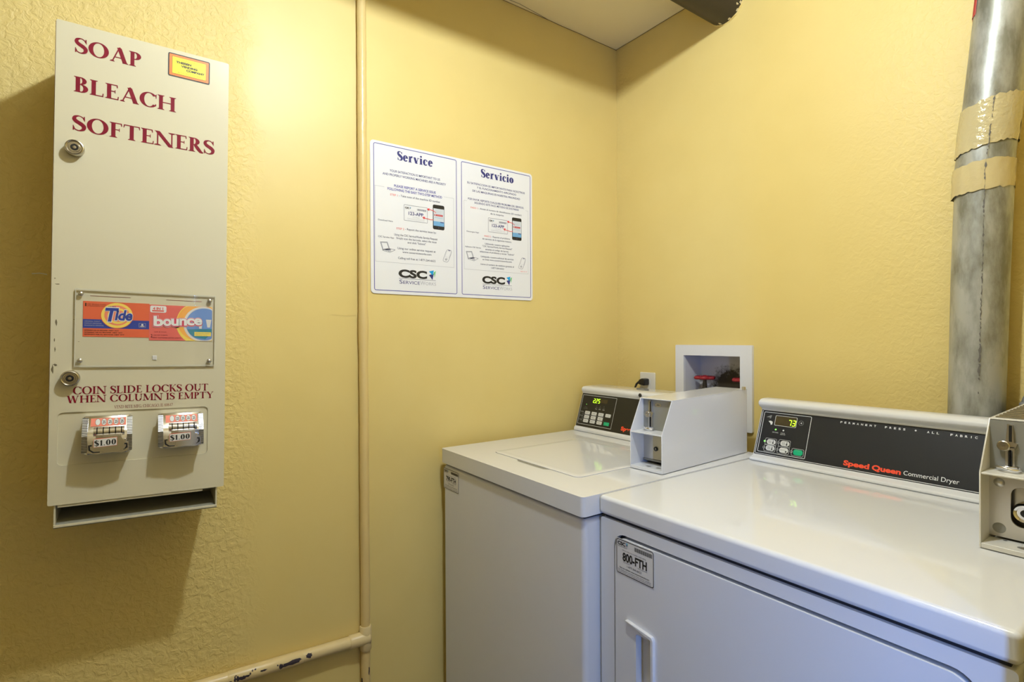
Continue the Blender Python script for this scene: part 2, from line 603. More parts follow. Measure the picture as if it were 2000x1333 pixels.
def arc(cx, cy, rx, ry, a0, a1, T, t, n=16):
    """elliptic ring piece, heavy at the sides (T) and thin at top and bottom (t)"""
    out = []
    for i in range(n):
        q = []
        for k in (i, i + 1):
            a = math.radians(a0 + (a1 - a0) * k / n)
            q.append((cx + rx * math.cos(a), cy + ry * math.sin(a)))
        for k in (i + 1, i):
            a = math.radians(a0 + (a1 - a0) * k / n)
            q.append((cx + (rx - T) * math.cos(a), cy + (ry - t) * math.sin(a)))
        out.append(q)
    return out


def foot(x, y, hw, up=1, t=0.045):
    """slab serif with small brackets"""
    s = up
    return [[(x - hw, y), (x + hw, y), (x + hw, y + s * t * 0.6), (x + hw * 0.42, y + s * t * 2.1), (x - hw * 0.42, y + s * t * 2.1), (x - hw, y + s * t * 0.6)]]


GL = {}


def glyph(ch, bold=1.0):
    k = (ch, bold)
    if k in GL:
        return GL[k]
    T, n = 0.15 * bold, 0.055 * (0.5 + 0.5 * bold)
    g = []
    h = 0.155 + 0.02 * bold
    w = 0.8

    def stem(x, y0=0, y1=1, T_=T, f0=True, f1=True):
        g.append(seg(x, y0, x, y1, T_))
        if f0: g.extend(foot(x, y0, h, 1))
        if f1: g.extend(foot(x, y1, h, -1))

    def bar(x0, x1, y, end=0, ext=0.13):
        g.append(seg(x0, y, x1, y, n, True))
        if end:
            s = end
            g.append([(x1 - 0.035, y), (x1 + 0.02, y + n / 2 * s), (x1 + 0.035, y - s * ext), (x1 - 0.01, y - s * ext)])

    if ch == 'S' or ch == '$':
        w = 0.60
        g += spine([(.53, .76), (.46, .90), (.30, .975), (.13, .90), (.095, .74), (.20, .60), (.38, .48), (.515, .33), (.49, .13), (.31, .025), (.13, .09), (.06, .25)],
                   [n, n * .9, n, T * .75, T * .95, T * 1.12, T * 1.18, T * 1.05, T * .8, n, n * .9, n])
        g.append([(.50, .98), (.555, .98), (.565, .68), (.53, .68)])
        g.append([(.03, .02), (.085, .02), (.07, .33), (.035, .33)])
        if ch == '$':
            g.append(seg(.30, -.12, .30, 1.12, n * 1.3))
    elif ch == 'O':
        w = 0.98
        g += arc(.49, .5, .49, .52, 0, 360, T * 1.15, n, 32)
    elif ch == 'C':
        w = 0.84
        g += arc(.47, .5, .47, .52, 38, 322, T * 1.15, n, 26)
        g.append([(.80, .66), (.835, .66), (.84, .98), (.785, .90)])
        g.append([(.80, .30), (.835, .22), (.79, .10), (.74, .16)])
    elif ch == 'A':
        w = 0.90
        g += [seg(.12, 0, .46, 1, n * 1.1), seg(.46, 1.0, .76, 0, T * 1.15), seg(.25, .33, .66, .33, n, True)]
        g += foot(.12, 0, .12) + foot(.77, 0, .15)
        g.append([(.40, 1.0), (.50, 1.06), (.54, 1.0), (.5, .9)])
    elif ch == 'P':
        w = 0.64
        stem(.18)
        g += arc(.30, .73, .32, .27, -90, 90, T * 1.1, n, 14)
        g += [seg(.18, 1 - n / 2, .30, 1 - n / 2, n, True), seg(.18, .46 + n / 2, .30, .46 + n / 2, n, True)]
    elif ch == 'R':
        w = 0.76
        stem(.18)
        g += arc(.30, .74, .30, .26, -90, 90, T * 1.1, n, 14)
        g += [seg(.18, 1 - n / 2, .30, 1 - n / 2, n, True), seg(.18, .48 + n / 2, .32, .48 + n / 2, n, True)]
        g += spine([(.36, .50), (.52, .24), (.66, .05), (.80, .0)], [T * .9, T * 1.1, T * .9, n])
    elif ch == 'B':
        w = 0.66
        stem(.18)
        g += arc(.30, .76, .27, .24, -90, 90, T, n, 14) + arc(.32, .27, .32, .27, -90, 90, T * 1.1, n, 14)
        g += [seg(.18, 1 - n / 2, .31, 1 - n / 2, n, True), seg(.18, .53, .33, .53, n, True), seg(.18, n / 2, .33, n / 2, n, True)]
    elif ch == 'D':
        w = 0.92
        stem(.18)
        g += arc(.36, .5, .54, .5, -90, 90, T * 1.1, n, 18)
        g += [seg(.18, 1 - n / 2, .37, 1 - n / 2, n, True), seg(.18, n / 2, .37, n / 2, n, True)]
    elif ch == 'L':
        w = 0.66
        stem(.18); bar(.18, .60, n / 2, -1, .20)
    elif ch in 'EF':
        w = 0.64 if ch == 'E' else 0.60
        stem(.18); bar(.18, .55, 1 - n / 2, 1, .17); bar(.18, .46, .53)
        g.append([(.44, .42), (.475, .42), (.475, .64), (.44, .64)])
        if ch == 'E':
            bar(.18, .60, n / 2, -1, .20)
    elif ch == 'H':
        w = 0.96
        stem(.18); stem(.78); g.append(seg(.18, .52, .78, .52, n, True))
    elif ch == 'I':
        w = 0.36
        stem(.18)
    elif ch == 'T':
        w = 0.80
        stem(.40, f1=False); g.append(seg(.03, 1 - n / 2, .77, 1 - n / 2, n, True))
        g.append([(.0, .78), (.035, .78), (.09, 1), (.02, 1)]); g.append([(.80, .78), (.765, .78), (.71, 1), (.78, 1)])
    elif ch == 'N':
        w = 1.0
        stem(.14, T_=n * 1.1, f1=False); stem(.86, T_=n * 1.1, f0=False)
        g.append(seg(.12, 1, .82, -.02, T * 1.25)); g.append([(-.02, 1), (.16, 1), (.16, .95), (-.02, .97)])
    elif ch == 'M':
        w = 1.16
        stem(.15, T_=n * 1.1, f1=False); stem(.99, T_=T)
        g.append(seg(.17, 1, .56, .05, T * 1.1)); g.append(seg(.56, .05, .96, 1, n)); g.append([(-.01, 1), (.2, 1), (.2, .95), (-.01, .97)])
    elif ch == 'K':
        w = 0.82
        stem(.18); g.append(seg(.26, .45, .68, 1, n)); g.append(seg(.38, .56, .72, 0, T * 1.15)); g.extend(foot(.69, 1, .11, -1)); g.extend(foot(.73, 0, .14))
    elif ch == 'U':
        w = 0.88
        g.append(seg(.18, .3, .18, 1, T)); g.append(seg(.74, .3, .74, 1, n * 1.1)); g.extend(foot(.18, 1, h, -1)); g.extend(foot(.74, 1, .13, -1))
        for q in arc(.435, .32, .33, .34, 180, 360, T, n, 16): g.append(q)
    elif ch in 'VY':
        w = 0.86
        g.extend(foot(.14, 1, .15, -1)); g.extend(foot(.76, 1, .12, -1))
        if ch == 'V':
            g += [seg(.15, 1, .47, 0, T * 1.1), seg(.46, 0, .76, 1, n)]
        else:
            g += [seg(.15, 1, .45, .45, T * 1.1), seg(.47, .45, .76, 1, n), seg(.45, 0, .45, .5, T)]; g.extend(foot(.45, 0, h))
    elif ch == 'W':
        w = 1.22
        g += [seg(.14, 1, .38, 0, T * 1.1), seg(.38, 0, .60, 1, n), seg(.60, 1, .84, 0, T * 1.1), seg(.84, 0, 1.08, 1, n)]
        g.extend(foot(.13, 1, .14, -1)); g.extend(foot(.60, 1, .13, -1)); g.extend(foot(1.09, 1, .12, -1))
    elif ch == 'G':
        w = 0.92
        g += arc(.47, .5, .47, .52, 42, 350, T * 1.15, n, 26); stem(.80, 0.05, .45, f0=False)
        g.append([(.80, .66), (.835, .66), (.84, .98), (.785, .90)])
    elif ch in '.,':
        w = 0.2
        g.append([(.03, 0), (.17, 0), (.17, .14), (.03, .14)])
    elif ch == '1':
        w = 0.44
        stem(.24, f1=False); g.append([(.05, .80), (.05, .74), (.17, .80), (.25, 1), (.2, 1)])
    elif ch == '0':
        w = 0.66
        g += arc(.33, .5, .33, .52, 0, 360, T * 1.1, n, 26)
    elif ch == '6':
        w = 0.6
        g += arc(.3, .32, .3, .34, 0, 360, T, n, 20); g += spine([(.07, .4), (.12, .7), (.3, .92), (.48, 1)], [T, T, T * .8, n])
    elif ch == '4':
        w = 0.62
        g += [seg(.44, 0, .44, 1, T), seg(.02, .32, .42, 1, n), seg(.0, .3, .62, .3, n, True)]
    elif ch == '7':
        w = 0.58
        g += [seg(.02, 1 - n, .56, 1 - n, n * 2, True), seg(.22, 0, .52, .95, T)]
    # lower case (x-height .68)
    elif ch == 'e':
        w = 0.60
        g += arc(.31, .34, .31, .36, 15, 325, T * 1.05, n, 24); g.append(seg(.1, .38, .60, .38, n, True)); g.append([(.56, .36), (.61, .36), (.61, .44), (.5, .5)])
    elif ch == 'o':
        w = 0.66
        g += arc(.33, .34, .33, .36, 0, 360, T * 1.1, n, 26)
    elif ch == 'c':
        w = 0.58
        g += arc(.31, .34, .31, .36, 50, 322, T * 1.05, n, 22); g.append([(.40, .46), (.56, .44), (.56, .60), (.46, .66)])
    elif ch == 'r':
        w = 0.56
        g.append(seg(.2, 0, .2, .68, T)); g.extend(foot(.2, 0, h * 1.1)); g.append([(.02, .68), (.2, .68), (.2, .62), (.02, .64)])
        g += spine([(.26, .44), (.36, .62), (.50, .62)], [n, T * .7, T * .9])
    elif ch == 'i':
        w = 0.36
        g.append(seg(.18, 0, .18, .68, T)); g.extend(foot(.18, 0, h * 1.1)); g.append([(.0, .68), (.18, .68), (.18, .62), (.0, .64)])
        g.append([(.18 + .095 * bold ** .5 * math.cos(a * PI / 6), .89 + .085 * bold ** .5 * math.sin(a * PI / 6)) for a in range(12)])
    elif ch == 'v':
        w = 0.70
        g += [seg(.14, .68, .37, 0, T * 1.1), seg(.36, 0, .58, .68, n)]; g.extend(foot(.14, .68, .15, -1)); g.extend(foot(.58, .68, .11, -1))
    GL[k] = (g, w)
    return GL[k]


def seven(mb, ch, a, b, wd, ht, mt, fr, h, slant=0.12):
    on = {'2': 'abged', '5': 'afgcd', '7': 'abc', '3': 'abgcd'}[ch]
    t = wd * 0.20
    g = t * 0.25
    sk = lambda x, y: (a + x + slant * y, b + y)
    hb = lambda y: [sk(g + t / 2, y), sk(g + t, y + t / 2), sk(wd - g - t, y + t / 2), sk(wd - g - t / 2, y), sk(wd - g - t, y - t / 2), sk(g + t, y - t / 2)]
    vb = lambda x, y0, y1: [sk(x, y0 + g), sk(x + t / 2, y0 + g + t / 2), sk(x + t / 2, y1 - g - t / 2), sk(x, y1 - g), sk(x - t / 2, y1 - g - t / 2), sk(x - t / 2, y0 + g + t / 2)]
    S = {'a': hb(ht - t / 2), 'g': hb(ht / 2), 'd': hb(t / 2), 'f': vb(t / 2, ht / 2, ht), 'b': vb(wd - t / 2, ht / 2, ht),
         'e': vb(t / 2, 0, ht / 2), 'c': vb(wd - t / 2, 0, ht / 2)}
    for c in on:
        mb.poly(S[c], h, mt, fr)


# ------------------------------------------------------------------ room shell
H = 2.4394
XR, YR = 1.85, -2.60
AX, AY = 1.402, -.837                       # the machines stand in an alcove; its right side ends here
DY0, DY1, DZ = -1.385, -1.250, 2.05          # unseen slit added in the right wall to shape the daylight beam
struct(MB().box(-.1, 3.6, -4.8, .12, -.08, 0, 'floor').build('floor'))
ceil = struct(MB().box(-.1, 2.5, -2.7, .12, H, H + .08, 'ceiling').build('ceiling'))
wall_l = struct(MB().box(-.1, 0, YR - .1, .12, 0, H, 'wall_left').build('wall_left'))
# back wall with the cut-out for the valve box
VX0, VX1, VZ0, VZ1 = 0.318, 0.562, 0.985, 1.207
frB = planar((0, 0, 0), (1, 0, 0), (0, 0, 1), (0, -1, 0))
struct(MB().plate([(0, 0), (AX, 0), (AX, H), (0, H)], [[(VX0, VZ0), (VX1, VZ0), (VX1, VZ1), (VX0, VZ1)]], -.1, 0, 'wall_back', frB, back=True).build('wall_back'))
struct(MB().box(AX, XR, AY, .12, 0, H, 'wall').build('wall_alcove'))
struct(MB().box(0, XR, YR - .1, YR, 0, H, 'rear').build('wall_rear'))
frR = planar((XR, 0, 0), (0, 1, 0), (0, 0, 1), (-1, 0, 0))
struct(MB().plate([(YR - .1, 0), (DY0, 0), (DY0, DZ), (DY1, DZ), (DY1, 0), (AY, 0), (AY, H), (YR - .1, H)], [], -.06, 0, 'rear', frR, back=True).build('wall_right'))
t = MB()
t.box(XR - .010, XR, DY1, DY1 + .05, 0, DZ + .05, 'wood')
t.box(XR - .010, XR, DY0 - .05, DY0, 0, DZ + .05, 'wood')
t.box(XR - .010, XR, DY0, DY1, DZ, DZ + .05, 'wood')
struct(t.build('trim_1', bevel=.003))  # casing around the slit added to shape the beam
# hairline joints in the board of the left wall and at the ceiling
frL = planar((0, 0, 0), (0, 1, 0), (0, 0, 1), (1, 0, 0))
c = MB()
c.line([(-1.090, 1.3275), (-1.13, 1.327), (-1.165, 1.3285)], .0014, .0006, 'wall', frL)
c.build('board_joint', wall_l, recalc=False)
MB().line([(-1.798, 1.4024), (-1.785, 1.4045), (-1.773, 1.4025)], .0022, .0008, 'ivory', frL).build('scratch', wall_l, recalc=False)
rj = random.Random(2)
for nm_, pts_ in (('ceiling_joint', [(x_ * .05, -.0012 - rj.uniform(0, .0018)) for x_ in range(29)]), ('ceiling_joint', [(.0012 + rj.uniform(0, .0018), -y_ * .05) for y_ in range(30)])):
    MB().line(pts_, .0030, -H + .0007, 'caulk', planar((0, 0, 0), (1, 0, 0), (0, 1, 0), (0, 0, -1))).build(nm_, ceil, recalc=False)
MB().line([(.012, -.62), (.018, -.505), (.010, -.42), (.003, -.36)], .0022, -H + .0006, 'vent', planar((0, 0, 0), (1, 0, 0), (0, 1, 0), (0, 0, -1))).build('crack', ceil, recalc=False)

# ------------------------------------------------------------------ painted conduit on the left wall
pt = thing('wall_pipe', (0.016, -1.0745, 0.0), 'yellow painted pipe running up the left wall with a chipped side branch', 'pipe')
PX, PY, PR = 0.015, -1.0745, 0.0132
random.seed(4)
path, rads = [], []
for i in range(64):
    z = 0.0 + (H - 0.001) * i / 63
    path.append((PX + random.uniform(-.0003, .0003), PY + random.uniform(-.0004, .0004), z))
    rads.append(PR * random.uniform(.97, 1.03) + (0.0016 if abs(z - 1.30) < .03 else 0))
MB().tube(path, rads, 'pipepaint', 20).build('vertical_run', pt, smooth=True, angle=80)
bz = lambda y: 0.3855 + (-1.075 - y) * 0.040
BX, BR = 0.018, 0.0160
br = MB().tube([(BX, -1.088, bz(-1.088)), (BX, -1.3, bz(-1.3)), (BX, YR, bz(YR))], BR, 'pipepaint2', 24)
br.build('branch_run', pt, smooth=True, angle=60)
tee = MB()
tee.tube([(BX - .002, PY, .350), (BX - .002, PY, .353), (BX - .002, PY, .418), (BX - .002, PY, .421)], [.0150, .0172, .0172, .0150], 'pipepaint2', 24)
tee.tube([(BX, -1.066, bz(-1.07)), (BX, -1.12, bz(-1.12)), (BX, -1.124, bz(-1.124))], [.0185, .0190, .0165], 'pipepaint2', 24)
tee.build('tee_fitting', pt, smooth=True, angle=50)
cp = MB().tube([(BX, -1.252, bz(-1.252)), (BX, -1.255, bz(-1.255)), (BX, -1.430, bz(-1.430)), (BX, -1.434, bz(-1.434))], [.0160, .0172, .0172, .0160], 'pipepaint2', 24)
cp.build('coupling', pt, smooth=True, angle=50)


def patch(mb, y, ang, ln, wa, r, seedv, mt='chip', vert=False, cx=BX):
    """irregular bare spot lying on a pipe: y along it, ang around it"""
    rnd = random.Random(seedv)
    vs = []
    n = 16
    for i in range(n):
        t_ = 2 * PI * i / n
        k = rnd.uniform(.68, 1.15)
        dy = ln * .5 * k * math.cos(t_)
        da = wa * .5 * k * math.sin(t_)
        a = ang + da
        if vert:
            vs.append(Vector((cx + r * math.cos(a), PY + r * math.sin(a), y + dy)))
        else:
            vs.append(Vector((cx + r * math.cos(a), y + dy, bz(y + dy) + r * math.sin(a))))
    if vert:
        ctr = Vector((cx + r * math.cos(ang), PY + r * math.sin(ang), y))
    else:
        ctr = Vector((cx + r * math.cos(ang), y, bz(y) + r * math.sin(ang)))
    k = len(mb.v)
    im = mb.m(mt)
    mb.v += [ctr] + vs
    for i in range(n):
        mb.f.append((k, k + 1 + i, k + 1 + (i + 1) % n)); mb.mi.append(im)


def bare(*a_, **k_):
    ch = MB()
    patch(ch, *a_, **k_)
    ch.build('bare_patch', pt)['label'] = 'dark bare iron showing where the paint has flaked'


for i, (y, a, ln, wa) in enumerate([(-1.281, -.05, .050, .55), (-1.268, .12, .022, .35), (-1.300, -.22, .018, .35), (-1.310, -.15, .010, .7), (-1.238, .18, .020, .7),
                                    (-1.352, .05, .018, .22), (-1.402, -.12, .022, .45), (-1.415, -.05, .014, .8), (-1.392, -.05, .018, .25), (-1.429, -.45, .008, .8),
                                    (-1.378, .45, .004, .25), (-1.371, .5, .005, .2), (-1.383, .15, .004, .3), (-1.318, .15, .004, .2), (-1.444, -.5, .004, .3)]):
    bare(y, a + .15, ln, wa * 1.3, .0176 if -1.43 < y < -1.252 else .0164, i + 3)
bare(.377, .55, .012, .35, .0176, 31, vert=True, cx=BX - .002)
bare(.292, .45, .028, .35, .0138, 32, vert=True, cx=PX)
bare(.262, -1.2, .024, .5, .0138, 33, vert=True, cx=PX)

# ------------------------------------------------------------------ drain pipe under the ceiling
dp = thing('drain_pipe', (.495, 0.0, 2.372), 'dark brown iron drain pipe under the ceiling, passing into the back wall', 'pipe')
MB().tube([(.495, .05, 2.372), (.495, -.6, 2.372), (.495, YR, 2.372)], .0650, 'drain', 48).build('pipe_run', dp, smooth=True, angle=60)
e = MB()
rnd = random.Random(9)
n = 60
vs, fs = [], []
for i in range(n):
    a = 2 * PI * i / n
    r0, r1 = .0652, .0665 + rnd.uniform(0, .0035)
    yy = -.0035 - rnd.uniform(0, .004)
    vs += [(.495 + r0 * math.cos(a), yy, 2.372 + r0 * math.sin(a)), (.495 + r1 * math.cos(a), -.0005, 2.372 + r1 * math.sin(a))]
for i in range(n):
    j = (i + 1) % n
    fs.append((2 * i, 2 * i + 1, 2 * j + 1, 2 * j))
e.add(vs, fs, 'wall')
for i, (a, y, ln, wa) in enumerate([(-1.25, -.012, .010, .16), (-1.75, -.016, .014, .14), (-.55, -.022, .012, .10), (-.42, -.010, .014, .14), (-.75, -.008, .010, .2), (-.15, -.030, .014, .08)]):
    r = .0654
    k = len(e.v); im = e.m('chipcream')
    rr = random.Random(i)
    pts = []
    for q in range(12):
        t_ = 2 * PI * q / 12
        kk = rr.uniform(.6, 1.2)
        aa = a + wa * .5 * kk * math.sin(t_)
        pts.append(Vector((.495 + r * math.cos(aa), y + ln * .5 * kk * math.cos(t_), 2.372 + r * math.sin(aa))))
    e.v += pts
    e.f.append(tuple(range(k, k + 12))); e.mi.append(im)
e.build('flaked_collar', dp)

# ------------------------------------------------------------------ ceiling lamp (its bulb is the light above)
lm = thing('ceiling_lamp', (LAMP.x, LAMP.y, H), 'small round white ceiling lamp holder overhead', 'lamp')
MB().lathe([(.062, 0), (.062, -.012), (.045, -.03), (.022, -.034)], 'boxwhite', planar((LAMP.x, LAMP.y, H), (1, 0, 0), (0, 1, 0), (0, 0, 1))).build('lamp_base', lm, smooth=True)

# ------------------------------------------------------------------ soap dispenser
TL, TR, BL, BR_ = (-1.7356, 1.8732), (-1.4429, 1.8728), (-1.7553, .9436), (-1.4594, .9335)
DW, DH, DX = 0.294, 0.935, 0.200


def door(a, b, h=0.0):
    s, t_ = a / DW, b / DH
    y = (1 - t_) * ((1 - s) * BL[0] + s * BR_[0]) + t_ * ((1 - s) * TL[0] + s * TR[0])
    z = (1 - t_) * ((1 - s) * BL[1] + s * BR_[1]) + t_ * ((1 - s) * TL[1] + s * TR[1])
    return Vector((DX + h, y, z))


mm = lambda *q: [v / 1000 for v in q]
sd = thing('soap_dispenser', (0, -1.6, 0.89), 'tall cream metal soap, bleach and softener vending dispenser on the left wall', 'vending machine')
body = MB().box(.006, DW - .006, .004, DH - .004, -DX + .001, -.014, 'beige', door)
body.build('case', sd, bevel=.004)
dr = MB()
hole = rrect(.0129, .2615, .0752, .1776, .008)
dr.plate(rrect(0, DW, 0, DH, .003, 3), [hole], -.0135, 0, 'beige', door)
dr.box(.0005, DW - .0005, .0005, DH - .0005, -.014, -.0025, 'beige', door)
dr.box(-.0009, 0, .10, DH - .004, -.0125, -.001, 'brownedge', door)
dob = dr.build('door_panel', sd, smooth=True, angle=40)
for wd_, box_, bo_ in (('SOAP', (27.5, 134.3, 879, 29.5), 1.32), ('BLEACH', (27.5, 195.5, 802.5, 30), 1.32), ('SOFTENERS', (26.0, 267.5, 726.6, 30), 1.32),
                       ('COIN SLIDE LOCKS OUT', (34.5, 261.5, 212, 15), 1.2), ('WHEN COLUMN IS EMPTY', (25.5, 271.5, 195.5, 14), 1.2),
                       ('VEND RITE MFG. CHICAGO, IL 60647', (98.5, 197, 181.5, 6), .8)):
    hd = MB().serif(wd_, *mm(*box_), 'maroon', door, bold=bo_, gap=.045, space=.36)
    hd.build('lettering', sd, recalc=False)['label'] = 'maroon serif lettering ' + wd_
# scuffs along the left edge of the door
for i, (a, b, la, lb) in enumerate([(.008, .352, .003, .014), (.006, .318, .002, .007), (.007, .300, .002, .010), (.004, .262, .004, .018), (.008, .270, .007, .004), (.009, .425, .007, .002), (.005, .436, .003, .002), (.034, .358, .002, .002), (.042, .315, .004, .0012)]):
    rr = random.Random(i)
    sc = MB()
    sc.poly([(a + la * .5 * rr.uniform(.4, 1.2) * math.cos(q * PI / 5), b + lb * .5 * rr.uniform(.5, 1.2) * math.sin(q * PI / 5)) for q in range(10)], .0003, 'vent', door)
    sc.build('scuff_mark', sd, recalc=False)
# service sticker
st = MB()
st.prism(rrect(.1803, .2570, .8778, .9268, .003), .0002, .0006, 'inkblack', door)
st.poly(rrect(.1825, .2548, .8800, .9246, .001), .0008, 'orange', door)
st.poly(rrect(.1872, .2501, .8842, .9204, .0006), .0010, 'inkblack', door)
st.poly(rrect(.1877, .2496, .8847, .9199, .0006), .0011, 'yellow', door)
st.text('FOR SERVICE CALL', *mm(189.5, 248.5, 914.4, 4.2), 'fadeyellow', door, .0013)
st.text('THEISEN', *mm(194.5, 222, 907.6, 4.4), 'inkblack', door, .0013, bold=.05)
st.text('VENDING', *mm(203.5, 233.5, 900.9, 4.4), 'inkblack', door, .0013, bold=.05)
st.text('COMPANY', *mm(213, 247, 894.2, 4.4), 'inkblack', door, .0013, bold=.05)
st.text('612-827-5588', *mm(198, 240, 886.8, 4.2), 'fadeyellow', door, .0013)
st.build('service_sticker', sd, recalc=False)['label'] = 'yellow sticker with orange and black border'


def door_at(a, b, h=0.0):
    o = door(a, b, h)
    ua = (door(a + .01, b, h) - o).normalized(); ub = (door(a, b + .01, h) - o).normalized()
    return planar(o, ua, ub, (1, 0, 0))


for (a, b) in ((.0276, .6906), (.0270, .2450)):
    f = door_at(a + .0035, b - .001)
    lk = MB().lathe([(.0150, 0), (.0150, .013), (.0142, .0150), (.0128, .0156), (.0118, .0148), (.0112, .0128), (.0090, .0128), (.0085, .0140), (.0062, .0140), (.0056, .0125)], 'nickel', f, 40)
    lko = lk.build('lock', sd, smooth=True, angle=30)
    lko['label'] = 'round nickel tubular lock'
    kk = MB()
    kk.lathe([(.0058, .0128), (.0058, .0138), (.0030, .0138), (.0029, .0130)], 'black', f, 24)
    kk.lathe([(.0028, .0128), (.0028, .0145), (.0012, .0147)], 'nickel', f, 16)
    kk.box(-.0012, .0012, .0046, .0066, .0130, .0143, 'black', f)
    kk.build('keyway', lko, smooth=True, angle=30)
# product cards behind the acrylic
cardA = MB()
cardA.box(*mm(47.5, 154.1, 325, 395), .0003, .0007, 'tideorange', door)
cardA.box(*mm(47.5, 154.1, 342, 359.5), .0007, .0008, 'tideblue', door)
cc = (.1010, .3685)
cardA.disc(cc[0], cc[1], .0265, .0262, .0010, 'tideorange', door, 40)
cardA.disc(cc[0], cc[1], .0255, .0252, .0011, 'tideyellow', door, 40)
cardA.disc(cc[0], cc[1], .0205, .0202, .0012, 'tidepink', door, 40)
cardA.disc(cc[0] + .001, cc[1] - .001, .0165, .0160, .0013, 'tideyellow', door, 36)
cardA.disc(cc[0] + .001, cc[1] - .001, .0125, .0120, .0014, 'tidepink', door, 36)
for dx_, bo, mt_, hh in ((0, .085, 'tideyellow', .0016), (0, .11, 'white', .0017), (0, .06, 'tideblue', .0018)):
    cardA.text('T', *mm(79.5 - bo * 16, 98.5 + bo * 16, 358.0 - bo * 14, 25 + bo * 24), mt_, door, hh, bold=bo * .62, shear=.16)
    cardA.text('ide', *mm(98.0 - bo * 16, 124 + bo * 16, 358.5 - bo * 14 + 2.0, 19 + bo * 24), mt_, door, hh, bold=bo * .62, shear=.16)
cardA.text('ULTRA', *mm(87, 99, 384, 3.2), 'tideblue', door, .0016, bold=.02, shear=.1)
cardA.text('1', *mm(50.5, 52.5, 385, 6.5), 'inkblack', door, .0009, bold=.02)
for i, (s, b0, x1) in enumerate((('USE SINGLE LOAD', 388.2, 83), ('UTILISATION UNIQUE', 384.8, 88))):
    cardA.text(s, *mm(53.5, x1, b0, 2.2), 'inkblack', door, .0009)
for s, b0, x1 in (('ORIGINAL SCENT', 354.4, 74), ('PARFUM ORIGINAL', 350.3, 77), ('FRAGANCIA ORIGINAL', 346.2, 80)):
    cardA.text(s, *mm(50, x1, b0, 2.3), 'lightgrey', door, .0010)
for b0, x1 in ((336.6, 104), (332.6, 110), (328.6, 113)):
    for k in range(2):
        cardA.text('DETERGENT FOR ALL MACHINES' if k == 0 else 'NET WT', *mm(50 if k == 0 else x1 - 16, x1 - 18 if k == 0 else x1, b0, 2.2), 'inkblack', door, .0009, bold=.02)
cardA.line([(.137, .3460), (.137, .3540), (.148, .3540), (.148, .3460)], .0005, .0010, 'lightgrey', door, True)
cardA.disc(.1425, .3510, .0018, .0018, .0010, 'white', door, 16)
cardA.disc(.1425, .3480, .0040, .0014, .0010, 'lightgrey', door, 16)
cardA.build('detergent_card', sd, recalc=False)['label'] = 'orange detergent product card with round yellow emblem'
cb = MB()
BA0, BA1, BB0, BB1 = .1541, .2672, .3195, .3935
cb.box(BA0, BA1, BB0, BB1, .0003, .0007, 'bpink', door)


def clipdisc(ca, cb_, ra, rb, h, mt_):
    pts = []
    for i in range(48):
        t_ = 2 * PI * i / 48
        pts.append((min(max(ca + ra * math.cos(t_), BA0), BA1), min(max(cb_ + rb * math.sin(t_), BB0), BB1)))
    cb.poly(pts, h, mt_, door)


clipdisc(.247, .357, .046, .0475, .0009, 'tideyellow')
clipdisc(.243, .360, .040, .0400, .0010, 'borange')
clipdisc(.251, .3555, .037, .0380, .0011, 'paper')
clipdisc(.2525, .3555, .0340, .0345, .0012, 'bsky')
cb.poly([(.221, .344), (BA1, .346), (BA1, .3375), (.255, .3235), (.236, .327), (.226, .335)], .0013, 'bteal', door)
cb.poly([(.2585, .349), (.2635, .349), (.2660, .366), (.2555, .366)], .0014, 'paper', door)
cb.poly([(.243, .346), (.248, .346), (.249, .356), (.242, .356)], .0014, 'paper', door)
cb.box(*mm(234.5, 265.5, 330, 338.8), .0013, .0015, 'tideyellow', door)
cb.text('OUTDOOR FRESH', *mm(236, 262, 335, 1.6), 'bteal', door, .0017)
cb.text('FRESCURA EXTERIOR', *mm(236, 258, 331.6, 1.6), 'bteal', door, .0017)
for bo, mt_, hh in ((.14, 'paper', .0016), (.115, 'bpink2', .0018), (.05, 'white', .0020)):
    e_ = bo * 22
    xs = [(162, 178, 'b'), (178.5, 192, 'o'), (192.5, 206, 'u'), (206.5, 220, 'n'), (220.5, 233.5, 'c'), (234, 248, 'e')]
    for i, (x0, x1, chh) in enumerate(xs):
        cb.text(chh, *mm(x0 - e_ * .55, x1 + e_ * .55, 350.5 + i * .9 - e_ * .35, 20.5), mt_, door, hh, bold=bo * .8)
cb.poly(rrect(.1555, .1835, .3775, .3915, .003), .0010, 'white', door)
cb.text('4 IN 1', *mm(160, 178, 383.5, 5.0), 'bpink', door, .0012, bold=.05)
cb.poly([(.159, .3795), (.179, .3795), (.1795, .3825), (.1585, .3825)], .0012, 'bpink', door)
cb.text('2', *mm(157, 160, 326.5, 6), 'inkblack', door, .0010)
cb.text('DRYER SHEETS', *mm(162, 186, 329.5, 2), 'maroon', door, .0010)
cb.text('FABRIC SOFTENER DRYER SHEETS', *mm(157.5, 210, 324.0, 2.4), 'maroon', door, .0010)
cb.text('soft & fresh', *mm(163, 184, 336.5, 1.8), 'maroon', door, .0010)
cb.build('dryer_sheet_card', sd, recalc=False)['label'] = 'red dryer sheet product card with white rounded lettering'
